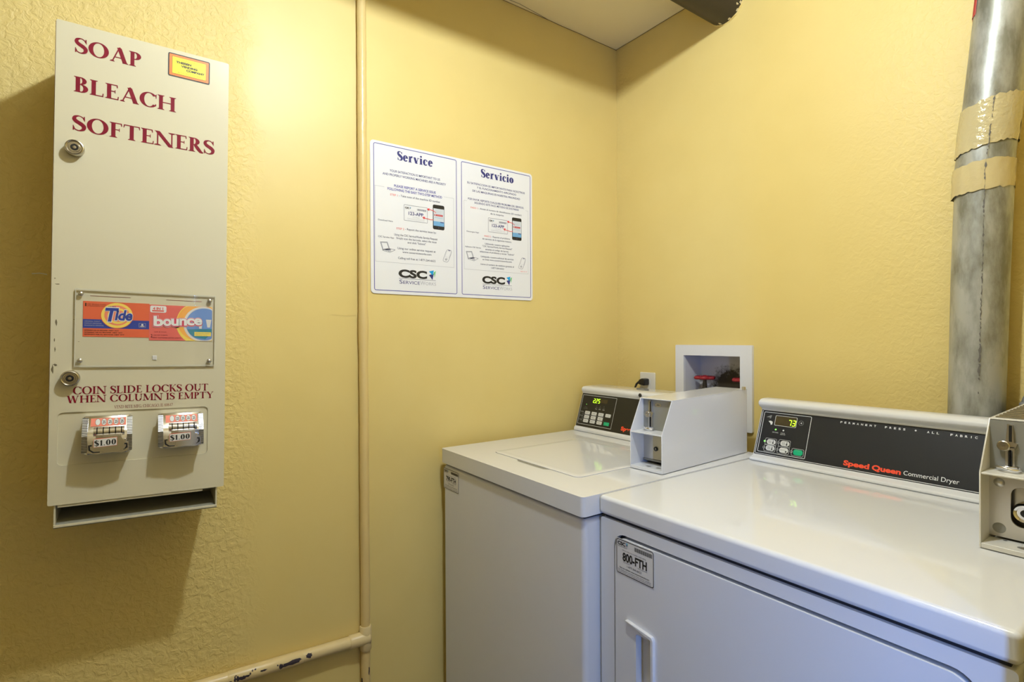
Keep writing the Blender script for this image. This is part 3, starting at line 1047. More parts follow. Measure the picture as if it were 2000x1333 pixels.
# printed rules, small clip and the acrylic window
for q_ in ((58, 122.3, 405.2, 406), (183, 247.5, 404.2, 405)):
    MB().box(*mm(*q_), .0002, .0004, 'maroon', door).build('printed_rule', sd, recalc=False)
px = MB().box(*mm(36, 272.4, 267, 417.8), .0024, .0050, 'plexi', door)
pxo = px.build('window_cover', sd)
pxo['label'] = 'clear acrylic sheet over the product cards'
MB().plate([(q_[0] / 1000, q_[1] / 1000) for q_ in ((35.6, 266.6), (272.8, 266.6), (272.8, 418.2), (35.6, 418.2))],
           [[(q_[0] / 1000, q_[1] / 1000) for q_ in ((36.7, 268.0), (271.7, 268.0), (271.7, 417.1), (36.7, 417.1))]], .0024, .0052, 'acryledge', door).build('cut_edge', pxo, recalc=False)
for (a, b) in ((.0438, .4085), (.2620, .4070), (.0441, .2780), (.2622, .2765)):
    MB().lathe([(.0036, .0004), (.0036, .0050), (.0046, .0051), (.0044, .0064), (.0030, .0076), (.0010, .0080)], 'steel', door_at(a, b), 20).build('screw', pxo, smooth=True, angle=50)
MB().box(*mm(160.5, 168, 279, 288), .0003, .0016, 'boxwhite', door).disc(.1643, .2835, .0028, .0032, .0019, 'paper', door).build('clip', sd, bevel=.0005)


# coin slides
def coin_slide(a0, a1, b0, b1):
    W, HH = a1 - a0, b1 - b0
    f0 = door_at(a0, b0)
    fr = lambda a, b, h=0.0: f0(a * W, b * HH, h - .002)
    root = MB()
    # chassis: sloped face, flanks wider at the waist
    prof = [(0, .004), (0, .030), (.12, .036), (.48, .034), (.60, .030), (1.0, .012), (1.0, .0)]
    lv = []
    for b, h in [(0.0, .036), (.14, .039), (.50, .036), (.62, .031), (1.0, .013)]:
        e_ = .035 * (1 - abs(b - .5) * 2)
        lv.append([(-e_ + .02, b, 0), (-e_ + .04, b, h * .8), (.11 - e_ * .5, b, h), (.89 + e_ * .5, b, h), (.96 + e_, b, h * .8), (.98 + e_, b, 0)])
    vs = [p for r in lv for p in r]
    fs = []
    for i in range(len(lv) - 1):
        for j in range(5):
            fs.append((i * 6 + j, i * 6 + j + 1, (i + 1) * 6 + j + 1, (i + 1) * 6 + j))
    fs += [tuple(range(5, -1, -1)), tuple(4 * 6 + j for j in range(6))]
    root.add(vs, fs, 'chrome', fr)
    o = root.build('coin_slide', sd, bevel=.0012)
    face = lambda b: .0392 if b < .14 else (.039 + (b - .14) / .36 * -.003 if b < .5 else (.036 - (b - .5) / .12 * .005 if b < .62 else .031 - (b - .62) / .38 * .018))
    on = lambda a, b, h=0.0: fr(a, b, face(b) + h)
    for s0, s1 in ((-.004, .105), (.895, 1.004)):
        rb = MB()
        for k in range(22):
            b = .06 + k * .041
            q = [(s0, b), (s1, b), (s1, b + .018), (s0, b + .018)]
            rb.add([(x, y, .0004) for x, y in q] + [(x, y, .0016) for x, y in q], [(4, 5, 6, 7), (0, 1, 5, 4), (1, 2, 6, 5), (2, 3, 7, 6), (3, 0, 4, 7)], 'steel', on)
            q2 = [(s0, b + .019), (s1, b + .019), (s1, b + .039), (s0, b + .039)]
            rb.add([(x, y, .0005) for x, y in q2], [(0, 1, 2, 3)], 'black', on)
        rb.build('ribbed_flank', o)
    lab = MB()
    on2 = lambda a, b, h=0.0: on(a, b, h + .0006)
    lab.poly([(.16, .74), (.87, .74), (.87, .94), (.16, .94)], 0, 'coral', on2)
    for k in range(5):
        a = .30 + k * .122
        lab.disc(a, .845, .052, .085, .0003, 'inkblack', on2, 24)
        lab.disc(a, .845, .047, .079, .0005, 'paper' if k else 'key', on2, 24)
        if k:
            lab.text('25', a - .031, a + .031, .808, .075, 'inkblack', on2, .0007, bold=.03)
    lab.build('coin_label', o, recalc=False)['label'] = 'coral strip of five coin circles, four marked 25'
    bar = MB()
    n = 10
    for k in range(6):
        x0, x1 = .245 + k * .122 - .06, .245 + k * .122 + .040
        if k == 0: x0 = .225
        if k == 5: x1 = .865 - .02
        vs, fs = [], []
        for i in range(n + 1):
            t_ = PI * i / n
            bb, hh = .60 + .125 * math.cos(t_), .033 + .0085 * math.sin(t_)
            vs += [(x0, bb, hh), (x1, bb, hh)]
        for i in range(n):
            fs.append((2 * i, 2 * i + 1, 2 * i + 3, 2 * i + 2))
        fs += [tuple(2 * i for i in range(n + 1)), tuple(2 * i + 1 for i in range(n, -1, -1))]
        bar.add(vs, fs, 'chrome', fr)
    bar.box(.23, .84, .50, .72, .026, .0345, 'black', fr)
    bar.build('slotted_bar', o, smooth=True, angle=40)
    pl = MB()
    out = [(.10, .06), (.14, .30), (.20, .30), (.21, .38), (.27, .38), (.28, .53), (.78, .53), (.80, .40), (.87, .40), (.88, .30), (.93, .30), (.94, .06), (.80, .02), (.55, .04), (.30, .02)]
    pl.prism(out, .030, .0425, 'chrome', fr)
    pl.prism([(.36, .10), (.50, .04), (.72, .05), (.86, .13), (.84, .36), (.76, .50), (.42, .50)], .0425, .0455, 'chrome', fr)
    blk = [(.13, .27), (.20, .28), (.20, .24), (.165, .235), (.175, .15), (.24, .09), (.36, .085), (.36, .06), (.22, .06), (.14, .13)]
    pl.prism(blk, .0424, .0430, 'black', fr)
    blk2 = [(.91, .27), (.85, .28), (.85, .24), (.885, .235), (.875, .17), (.82, .11), (.84, .09), (.915, .15)]
    pl.prism(blk2, .0424, .0430, 'black', fr)
    pl.build('pusher_plate', o, bevel=.0010)
    pg = MB()
    tg = lambda a, b, h=0.0: fr(a, b, .0460 + h)
    pg.prism([(.235, .21), (.70, .235), (.70, .46), (.235, .435)], 0, .0006, 'coral', tg)
    pg.poly([(.242, .218), (.693, .243), (.693, .452), (.242, .427)], .0008, 'paper', tg)
    sk = lambda a, b, h=0.0: tg(a, b + (a - .235) * .054, h)
    pg.serif('$1.00', .255, .680, .245, .145, 'inkblack', sk, .0010, bold=1.5, gap=.12)
    pg.build('price_tag', o, recalc=False)['label'] = 'white price tag reading $1.00'
    return o


coin_slide(.0510, .1287, .0975, .1690)
coin_slide(.1715, .2510, .0990, .1682)
# dispensing tray
tr_ = MB()
A0, A1, B0, B1 = .0088, .2813, -.0445, 0.0
tr_.box(A0, A0 + .003, B0, B1, -DX + .001, -.004, 'beige', door)
tr_.box(A1 - .003, A1, B0, B1, -DX + .001, -.004, 'beige', door)
tr_.add([(A0, B0 + .004, -.004), (A1, B0 + .004, -.004), (A1, B0 + .014, -.10), (A0, B0 + .014, -.10), (A0, B0, -.004), (A1, B0, -.004), (A1, B0 + .010, -.10), (A0, B0 + .010, -.10)],
        [(0, 1, 2, 3), (4, 7, 6, 5), (0, 4, 5, 1)], 'beigedark', door)
tr_.box(A0, A1, B0 - .001, B0 + .0055, -.0050, -.003, 'beige', door)
tr_.box(A0, A1, B0 - .001, B0 + .0015, -.012, -.003, 'beige', door)
tr_.box(A0, A1, B0 + .009, B1, -.106, -.10, 'beigedark', door)
tr_.box(A0, A1, -.006, 0.004, -.10, -.016, 'beigedark', door)
tr_.build('dispensing_tray', sd, bevel=.0007)
fl = MB().box(.0145, .2535, -.0055, .002, -.010, -.002, 'beige', door)
fl.build('tray_flap', sd, bevel=.0006)


# ------------------------------------------------------------------ machine ID labels and service notice
def csc_mark(mb, a0, a1, b0, cap, fr, h, mono=False, small=True):
    """bold wide letters with the folded three-colour arrow beside them"""
    W = a1 - a0
    mb.text('CSC', a0, a0 + W * .755, b0, cap, 'inkblack', fr, h, bold=.05)
    x = a0 + W * .83
    k = W / 125.0
    y = b0 + cap * .5
    T_ = lambda pts, mt_, dh: mb.poly([(x + p * k, b0 + q * cap / 24.0) for p, q in pts], h + dh, mt_, fr)
    T_([(13, 22), (21, 27), (17, 5)], 'leaf', 0)
    T_([(-3, 12.5), (14, 18), (9, -3)], 'navy', .0001)
    T_([(-3, 24), (14, 28.5), (10, 12)], 'cyan', .0002)


sg = thing('service_notice', (0, -.744, 1.394), 'white two-panel laundry service notice in English and Spanish on the left wall', 'sign')
SY0, SZ0 = -1.0468, 1.3945
S = planar((0.0, SY0, SZ0), (0, 1, 0), (0, 0, 1), (1, 0, 0))
sv = lambda a, b, h=0.0: S(a / 1000.0, b / 1000.0, .0032 + h)
MB().prism(rrect(0, .605, 0, .458, .012), .0004, .0032, 'board', S).build('board', sg, bevel=.0008)


def notice_text(lines, parent):
    """one part per paragraph: lines less than 15 mm apart that overlap sideways"""
    paras = []
    for ln_ in lines:
        for p_ in paras:
            if 0 < p_[-1][3] - ln_[3] < 14 and ln_[1] < p_[-1][2] and ln_[2] > p_[-1][1] and ln_[5] == p_[-1][5]:
                p_.append(ln_)
                break
        else:
            paras.append([ln_])
    for p_ in paras:
        mb = MB()
        for s_, x0, x1, b, cap, mt_, bo in p_:
            mb.text(s_, x0, x1, b, cap, mt_, sv, .0003, bold=bo)
        mb.build('notice_text', parent, recalc=False)


def panel(x0, x1, heading, hx0, hx1, hy, lines, card, phone, inner, gaps, lap, hand, logo, parent):
    b = MB()
    b.line(rrect(x0, x1, 10.8, 449.5, 5, 5), 2.0, .0003, 'navyline', sv, True)
    bo = b.build('panel_border', parent, recalc=False)
    hd_ = MB().serif(heading, hx0, hx1, hy, 27.5, 'navy', sv, .0003, bold=1.75, gap=.06)
    hd_.build('heading', parent, recalc=False)
    notice_text(lines, parent)
    g = MB()
    # light frame around the two steps, open at the top behind the heading
    i0, i1, ib, it = inner
    g.line([(gaps[0], it), (i0, it), (i0, ib), (i1, ib), (i1, it), (gaps[1], it)], .8, .0003, 'lightgrey', sv)
    g.build('frame_line', parent, recalc=False)
    # machine card
    c0, c1, cb0, cb1 = card
    k = MB()
    k.line(rrect(c0, c1, cb0, cb1, 1.5, 3), .9, .0003, 'textgrey', sv, True)
    csc_mark(k, c0 + 3, c0 + 23, cb1 - 11, 5.2, sv, .0003)
    k.text('SERVICEWORKS', c0 + 3, c0 + 18, cb1 - 14.0, 1.6, 'lightgrey', sv)
    for i in range(16):
        k.box(c0 + 44 + i * 2.0, c0 + 44 + i * 2.0 + (1.2 if i % 3 else .7), cb1 - 13, cb1 - 7, .0002, .0003, 'textgrey', sv)
    k.text('123-APP', c0 + 15, c1 - 14, cb0 + 18.5, 10.5, 'navy', sv, bold=.02)
    k.line([(c0 + 20, cb0 + 31.5), (c1 - 24, cb0 + 31.5)], .5, .0003, 'lightgrey', sv)
    k.text('1-877-264-6622', c0 + 28, c0 + 52, cb0 + 11.5, 2.6, 'lightgrey', sv)
    k.line([(c0 + 10, cb0 + 8), (c1 - 10, cb0 + 8)], .6, .0003, 'lightgrey', sv)
    k.line([(c0 + 10, cb0 + 4.6), (c1 - 10, cb0 + 4.6)], .6, .0003, 'lightgrey', sv)
    k.build('sample_card_picture', parent, recalc=False)
    # phone
    p0, p1, pb, pt_ = phone
    q = MB()
    q.poly(rrect(p0, p1, pb, pt_, 5, 5), .0003, 'inkblack', sv)
    q.poly([(p0 + 2.4, pb + 11.5), (p1 - 1.2, pb + 11.5), (p1 - 1.2, pt_ - 12), (p0 + 2.4, pt_ - 12)], .0004, 'phonewhite', sv)
    q.poly([(p0 + 2.4, pb + 11.5), (p1 - 1.2, pb + 11.5), (p1 - 1.2, pb + 26), (p0 + 2.4, pb + 26)], .0005, 'phoneblue', sv)
    q.poly([(p0 + 5, pb + 43), (p1 - 5.5, pb + 43), (p1 - 5.5, pb + 48.5), (p0 + 5, pb + 48.5)], .0005, 'phonered', sv)
    q.disc(p0 + 9, pb + 45.7, 1.8, 1.8, .0006, 'paper', sv, 12)
    q.line([(p0 + 14, pb + 45.7), (p1 - 9, pb + 45.7)], 1.0, .0006, 'salmon', sv)
    q.poly([(p1 - 15, pb + 23), (p1 - 3, pb + 23), (p1 - 3, pb + 25.5), (p1 - 15, pb + 25.5)], .0006, 'navy', sv)
    q.line([(p0 + 5, pb + 37.5), (p1 - 6, pb + 37.5)], .9, .0005, 'phoneblue', sv)
    q.line([(p0 + 6, pb + 59), (p1 - 7, pb + 59)], .6, .0005, 'lightgrey', sv)
    q.line([(p0 + 6, pb + 55), (p1 - 12, pb + 55)], .6, .0005, 'lightgrey', sv)
    q.disc((p0 + p1) / 2, pb + 5.5, 2.2, 2.2, .0004, 'textgrey', sv, 14)
    q.build('phone_picture', parent, recalc=False)
    # red arrows from phone to card
    a = MB()
    pa = [(p0 + 11, pb + 53), (p0 + 2, pb + 58), (p0 - 9, pb + 60.5), (c1 + 5, cb1 - 4.2)]
    a.line(pa, 1.8, .0009, 'arrow', sv)
    a.poly([(c1 - 2.0, cb1 - 3.2), (c1 + 7, cb1 + .5), (c1 + 6, cb1 - 9)], .0009, 'arrow', sv)
    a.build('arrow_picture', parent, recalc=False)
    a = MB()
    pb_ = [(p0 + 2, pb + 29.5), (p0 - 9, pb + 28.5), (p0 - 20, pb + 30.5), (c1 - 12, cb0 + 14.5)]
    a.line(pb_, 1.8, .0009, 'arrow', sv)
    a.poly([(c1 - 18, cb0 + 18), (c1 - 8, cb0 + 19), (c1 - 12, cb0 + 10)], .0009, 'arrow', sv)
    a.build('arrow_picture', parent, recalc=False)
    # laptop outline
    lx, ly = lap
    l = MB()
    P = lambda pts, cl=True: l.line([(lx + u, ly + v) for u, v in pts], .9, .0003, 'textgrey', sv, cl)
    P([(0, 28), (22, 29.5), (29, 10), (7.5, 4.5)])
    P([(2.5, 26.3), (20.5, 27.5), (26.5, 11), (8.8, 6.2)])
    P([(7.5, 4.5), (29, 10), (46.5, 8.5), (46.5, 7), (30, -1.5), (7.5, 3.2)])
    l.poly([(lx + 12, ly + 5), (lx + 29.5, ly + 9.5), (lx + 35, ly + 8.0), (lx + 20, ly + 4)], .0003, 'textgrey', sv)
    P([(27, 1.5), (34, 3.2), (31, 4.6), (24, 3)])
    l.build('laptop_picture', parent, recalc=False)
    # handset outline
    hx, hy2 = hand
    m_ = MB()
    d = lambda u, v: (hx + u * 19 + v * 15.5, hy2 + v * 39 - u * 3)
    m_.line([d(u, v) for u, v in rrect(0, 1, 0, 1, .22, 4)], .9, .0003, 'textgrey', sv, True)
    m_.line([d(u, v) for u, v in rrect(.14, .86, .40, .88, .06, 3)], .5, .0003, 'lightgrey', sv, True)
    m_.ring(*d(.5, .2), 3.0, 3.7, .0003, 'textgrey', sv, 18)
    m_.line([d(.35, .22), d(.48, .15), d(.66, .28)], 1.0, .0004, 'textgrey', sv)
    m_.line([d(.3, .955), d(.7, .955)], 1.8, .0004, 'navy', sv)
    m_.line([d(1.0, .35), d(1.0, .7)], 1.2, .0004, 'textgrey', sv)
    m_.build('handset_picture', parent, recalc=False)
    # company mark
    g0, g1, gb = logo
    o = MB()
    csc_mark(o, g0, g1, gb, 23.5, sv, .0003)
    o.line([(g0 + 1.5, gb - 4.2), (g1 - 1, gb - 4.2)], 1.0, .0003, 'textgrey', sv)
    kx = (g1 - g0) / 125.0
    o.text('S', g0 + 3 * kx, g0 + 12.5 * kx, gb - 20.5, 13.0, 'navy', sv)
    o.text('ERVICE', g0 + 15 * kx, g0 + 70 * kx, gb - 20.5, 10.2, 'navy', sv)
    o.text('W', g0 + 71.5 * kx, g0 + 88 * kx, gb - 20.5, 13.0, 'lightgrey', sv)
    o.text('ORKS', g0 + 89 * kx, g0 + 125 * kx, gb - 20.5, 10.2, 'lightgrey', sv)
    o.build('company_mark', parent, recalc=False)


G, B_ = 'textgrey', .012
en = [('YOUR SATISFACTION IS IMPORTANT TO US', 61, 231.5, 371.8, 7.2, 'navy', B_), ('AND PROPERLY WORKING MACHINES ARE A PRIORITY', 38.5, 253, 359.3, 7.2, 'navy', B_),
      ('PLEASE REPORT A SERVICE ISSUE', 75, 216, 327.6, 7.6, 'navyline', .022), ('FOLLOWING THE EASY TWO-STEP METHOD', 54, 238.5, 315.8, 7.6, 'navyline', .022),
      ('STEP 1', 62, 86.5, 299.8, 6.0, 'salmon', .02), ('- Take note of the machine ID number', 91, 232, 300.4, 6.3, G, .008),
      ('Download Here', 23.5, 70, 219.5, 4.6, G, .01), ('CSC Service App', 23.2, 73.5, 169.3, 5.0, G, .01),
      ('STEP 2', 81.5, 107, 199.2, 6.0, 'salmon', .02), ('- Report the service issue by:', 110.5, 217, 200, 6.3, G, .008),
      ('Using the CSC ServiceWorks Service Request', 74.3, 221.3, 179.6, 6.6, G, .008), ('Simply scan the barcode, select the issue', 81.3, 217.7, 169.6, 6.3, G, .008),
      ('and click "Submit"', 118, 180, 159.4, 6.3, G, .008), ('Using our online service request at', 85, 214.3, 139, 6.6, G, .008),
      ('www.cscserviceworks.com', 100.9, 199.2, 128.6, 6.0, G, .008), ('Calling toll free at 1-877-264-6622', 86.5, 213.7, 109, 6.6, G, .008)]
sp = [('SU SATISFACCION ES IMPORTANTE PARA NOSOTROS', 332.6, 571, 381, 6.8, 'navy', B_), ('Y EL FUNCIONAMIENTO APROPIADO', 370.6, 533.5, 369.5, 6.8, 'navy', B_),
      ('DE LAS MAQUINAS ES NUESTRA PRIORIDAD', 353, 550, 356.6, 6.8, 'navy', B_), ('POR FAVOR, REPORTE CUALQUIER PROBLEMA DEL SERVICIO,', 335.3, 567, 327.5, 6.8, 'navy', B_),
      ('SIGUIENDO ESTE FACIL METODO DE DOS PASOS', 360.5, 544, 317.2, 6.8, 'navy', B_), ('PASO 1', 345.6, 373.2, 300, 5.6, 'salmon', .02),
      ('- Anote el numero de identificacion (ID number)', 377, 556.2, 300.6, 5.8, G, .008), ('de la maquina', 424.2, 479, 289.4, 5.8, G, .008),
      ('Descargue Aqui', 329.7, 377.2, 219.4, 4.6, G, .01), ('Aplicacion CSC Service', 323.2, 385.2, 168.3, 4.6, G, .01),
      ('PASO 2', 399.3, 425.2, 210.3, 5.6, 'salmon', .02), ('- Reporte el problema', 428, 505.3, 210.6, 5.8, G, .008), ('de servicio de la siguiente manera:', 391.1, 512, 200.4, 5.8, G, .008),
      ('Utilizando nuestra aplicacion', 401.3, 503.3, 184.3, 5.8, G, .008), ('"CSC ServiceWorks Service Request"', 390.8, 514.8, 175.4, 5.8, G, .008),
      ('escanea el codigo de barras,', 402.7, 499.7, 165.3, 5.8, G, .008), ('selecciona el problema y enviar "Submit"', 380.3, 523.8, 156, 5.8, G, .008),
      ('Utilizando nuestra solicitud de servicio', 384.7, 520.5, 139.4, 5.8, G, .008), ('en linea www.cscserviceworks.com', 391.5, 512.8, 130.2, 5.8, G, .008),
      ('Llame al numero de telefono gratuito al', 383.7, 521.8, 113.6, 5.8, G, .008), ('1-877-264-6622', 426.1, 479.2, 103.4, 5.8, G, .008), ('REV 01/17', 551.5, 579.8, 100.4, 4.2, 'salmon', .01)]
panel(1.2 + 10, 291.5, 'Service', 86.2, 205.7, 411.5, en, (107, 186.2, 230, 278), (205.2, 246.5, 213.8, 292.6), (14.5, 281, 96.5, 322.6), (43.6, 245.3), (30, 127.5), (239.5, 114.5), (87.5, 215, 54), sg)
panel(311, 596, 'Servicio', 387.3, 522.3, 411, sp, (415.7, 495, 229, 276.6), (514.8, 556, 211.5, 291), (319.8, 585.2, 95.2, 322.3), (331, 574.5), (327, 126), (541, 113.5), (389.4, 513.7, 53), sg)


def id_label(parent, fr, wd, ht, number):
    """small silver machine number label; fr in metres from its lower left corner"""
    mb = MB()
    mb.prism(rrect(0, wd, 0, ht, .004), .0001, .0005, 'labelpaper', fr)
    f = lambda a, b, h=0.0: fr(a * wd / 100.0, b * ht / 72.0, h + .0006)
    mb.line(rrect(1.8, 98.2, 1.8, 70.2, 4, 4), 1.5, .0002, 'inkblack', f, True)
    csc_mark(mb, 4.5, 33, 59.5, 7.0, f, .0002)
    mb.text('SERVICEWORKS', 4.5, 30, 55.4, 2.6, 'textgrey', f, .0002)
    for i in range(26):
        mb.box(50 + i * 1.75, 50 + i * 1.75 + (1.15 if (i * 7) % 3 else .6), 57.5, 65.5, .0001, .0002, 'inkblack', f)
    mb.text('Please reference number when calling', 18, 80, 49.3, 2.6, 'textgrey', f, .0002)
    mb.text(number, 18, 82, 29.5, 17.0, 'inkblack', f, .0002, bold=.035)
    mb.text('For Service:', 20, 38, 25.5, 2.6, 'textgrey', f, .0002)
    mb.text('Para Servicio:', 59, 83, 25.5, 2.6, 'textgrey', f, .0002)
    mb.text('1-877-264-6622', 30, 68, 18.6, 4.2, 'inkblack', f, .0002)
    mb.text('Visit our website: www.cscserviceworks.com', 9, 88, 12.0, 3.4, 'inkblack', f, .0002, bold=.01)
    mb.text('This equipment is property of the service company', 5, 92, 7.8, 2.4, 'textgrey', f, .0002)
    mb.text('Unauthorized use or tampering is prohibited by law', 5, 92, 4.4, 2.4, 'textgrey', f, .0002)
    o = mb.build('id_label', parent, recalc=False)
    o['label'] = 'silver machine number label reading ' + number
    return o


# ------------------------------------------------------------------ coin boxes
def coin_box(parent, fr, W, zb, zm, qt, zt, zk, depth, qi, material, steelvault):
    """fr(p, q, z): p across from the left, q back from the front, z up"""
    root = MB()
    th = .0025
    side = [(0, zb), (0, zm), (qt, zt), (depth, zk), (depth, zb)]
    sf = lambda p0: (lambda a, b, h=0.0: fr(p0 + h, a, b))
    root.prism(side, 0, th, material, sf(0))
    root.prism(side, W - th, W, material, sf(0))
    root.add([(0, qt, zt), (W, qt, zt), (W, depth, zk), (0, depth, zk), (0, qt, zt - th), (W, qt, zt - th), (W, depth, zk - th), (0, depth, zk - th)],
             [(0, 1, 2, 3), (4, 7, 6, 5), (0, 4, 5, 1), (1, 5, 6, 2), (2, 6, 7, 3), (3, 7, 4, 0)], material, fr)
    root.box(th, W - th, 0, qi, zb, zb + .008, material, fr)
    root.box(th, W - th, .0005, qi, zm - .003, zm, material, fr)
    root.box(0, W, depth - th, depth, zb, zk, material, fr)
    o = root.build('coin_box', parent, bevel=.0009)
    up = MB().box(th, W - th, qi - .001, qi + .002, zm, zt - th, 'greyplate', fr)
    up.build('slot_plate', o)
    ff = planar(fr(0, qi - .001, 0), fr(1, 0, 0) - fr(0, 0, 0), (0, 0, 1), fr(0, -1, 0) - fr(0, 0, 0))
    k = W / .1
    s = MB()
    x = .0285
    zz = zm
    hz = zt - zm
    # upper slotted lug, round head, lower slotted lug, ring
    s.prism([(x - .007, zz + hz * .46), (x + .007, zz + hz * .46), (x + .0085, zz + hz * .55), (x + .0045, zz + hz * .57), (x + .003, zz + hz * .90), (x - .003, zz + hz * .93), (x - .005, zz + hz * .62)], 0, .006, 'steel', ff)
    s.box(x - .0012, x + .0026, zz + hz * .58, zz + hz * .90, .0055, .0064, 'black', ff)
    s.box(x - .0055, x + .0055, zz + .002, zz + hz * .48, 0, .006, 'steel', ff)
    s.prism(rrect(x - .0022, x + .0032, zz + .004, zz + hz * .42, .003, 4), .0055, .0066, 'black', ff)
    hf = planar(ff(x - .0075, zz + hz * .49, 0), fr(1, 0, 0) - fr(0, 0, 0), (0, 0, 1), fr(0, -1, 0) - fr(0, 0, 0))
    s.lathe([(.0082, .004), (.0082, .0085), (.0070, .0095), (.0020, .0092), (.0012, .0080)], 'nickel', hf, 28)
    s.build('coin_slot', o, bevel=.0006)
    r = MB()
    rf = planar(fr(x, qi - .014, zm + .006), fr(1, 0, 0) - fr(0, 0, 0), fr(0, 1, 0) - fr(0, 0, 0), (0, 0, 1))
    n = 32
    pth = [(.0135 * math.cos(2 * PI * i / n), .0085 * math.sin(2 * PI * i / n), .0012 * math.sin(4 * PI * i / n)) for i in range(n + 1)]
    r.tube(pth, .0026, 'chrome', 10, rf, caps=False)
    r.build('return_ring', o, smooth=True, angle=60)
    if steelvault:
        v = MB().box(th, .0335, qi - .001, qi + .002, zb + .018, zm - .004, 'steel', fr)
        v.box(.0335, W - th, qi - .003, qi + .002, zb + .020, zm - .006, 'beigevault', fr)
        v.box(th, W - th, qi - .004, qi - .001, zb + .014, zb + .019, 'greyplate', fr)
        vo = v.build('vault_door', o, bevel=.0006)
        lf = planar(fr(.0445, qi - .003, zb + .0485), fr(1, 0, 0) - fr(0, 0, 0), (0, 0, 1), fr(0, -1, 0) - fr(0, 0, 0))
        lk = MB().lathe([(.0058, 0), (.0058, .003), (.0046, .0035)], 'black', lf, 24)
        lk.box(-.0008, .0008, -.0025, .0025, .0036, .0039, 'nickel', lf)
        lk.build('vault_lock', o, smooth=True, angle=40)
        bd = MB().prism([(.050 + .0090 * math.cos(i * PI / 12), zt - .017 + .0045 * math.sin(i * PI / 12)) for i in range(24)], 0, .0008, 'steel', ff)
        bd.disc(.050, zt - .017, .0058, .0026, .0010, 'greyplate', ff)
        bd.text('25c', .0465, .0535, zt - .0185, .003, 'inkblack', ff, .0012)
        bd.build('coin_badge', o)
        for p, q in ((.045, .019), (.074, .021)):
            hl = MB()
            hl.disc(p, q, .0065, .0050, zb + .0083, 'steel', fr, 20)
            hl.disc(p + .001, q, .0050, .0036, zb + .0085, 'greyplate', fr, 20)
            hl.build('floor_plug', o, recalc=False)
    else:
        v = MB()
        v.plate([(th, zb + .012), (W - th, zb + .012), (W - th, zm - .004), (th, zm - .004)], [rrect(.029, .082, zb + .033, zm - .024, .014)], 0, .004, 'steel', ff)
        v.box(.026, .085, zb + .028, zm - .018, -.014, -.012, 'nickel', ff)
        v.build('vault_door', o, smooth=True)
        lf = planar(ff(.0450, zb + .055, -.012), fr(1, 0, 0) - fr(0, 0, 0), (0, 0, 1), fr(0, -1, 0) - fr(0, 0, 0))
        lk = MB().lathe([(.0165, 0), (.0160, .010), (.0135, .0135), (.0110, .0125), (.0100, .0090), (.0062, .0090)], 'chrome', lf, 36)
        lk.lathe([(.0060, .0088), (.0060, .0100), (.0030, .0105)], 'black', lf, 20)
        lk.build('vault_lock', o, smooth=True, angle=40)
        for p, z_, mt_, rr in ((.0150, zm - .021, 'steel', .0072), (.0150, zb + .026, 'greyplate', .0085), (.080, zb + .026, 'greyplate', .0085)):
            bt = MB().lathe([(rr, .004), (rr * .8, .0075 if mt_ == 'steel' else .0048), (rr * .3, .009 if mt_ == 'steel' else .005)], mt_, planar(ff(p, z_, 0), fr(1, 0, 0) - fr(0, 0, 0), (0, 0, 1), fr(0, -1, 0) - fr(0, 0, 0)), 24)
            bt.build('bolt', o, smooth=True, angle=50)
        fp = MB()
        fp.disc(.052, .022, .0110, .0070, zb + .0083, 'greyplate', fr, 24)
        fp.disc(.053, .0215, .0085, .0052, zb + .0085, 'steel', fr, 24)
        fp.build('floor_plug', o, recalc=False)
        MB().disc(.0230, .042, .0028, .0022, zb + .0084, 'black', fr, 14).build('drill_hole', o, recalc=False)
        g = MB()  # olive bars stand in for stripes reflected in the box top
        for i in range(14):
            y0 = qt + .012 + i * .022
            zr = zt + (zk - zt) * (y0 - qt) / (depth - qt)
            g.box(.006, W - .004, y0, y0 + .012, zr + .0003, zr + .0018, 'vent', fr)
        g.build('reflection_stripes', o)
    return o


# ------------------------------------------------------------------ washing machine
ZT = 0.915
wm = thing('washing_machine', (.3675, -.48, 0), 'white coin-operated top-loading washer in the corner, display showing 2.25', 'washing machine')
WX0, WX1, WF, WB = .0430, .6900, -.8350, -.1250
MB().box(WX0 + .002, WX1 - .003, WF + .004, WB, .012, .8655, 'enamel2').build('cabinet', wm, bevel=.012, seg=4)
MB().box(WX0 + .02, WX1 - .02, WF + .02, WB - .0, .0, .012, 'black').build('plinth', wm)
MB().box(WX0 + .008, WX1 - .008, WF + .010, WB, .8655, .8715, 'gap').build('seam', wm)
tp = MB()
LX0, LX1, LY0, LY1 = .188, .566, -.738, -.392
tp.plate(rrect(WX0, WX1, WF - .003, WB, .010, 4), [rrect(LX0, LX1, LY0, LY1, .018, 6), ], .8715, ZT, 'enamel')
top = tp.build('top_cover', wm, bevel=.0075, seg=4)
ldm = MB()
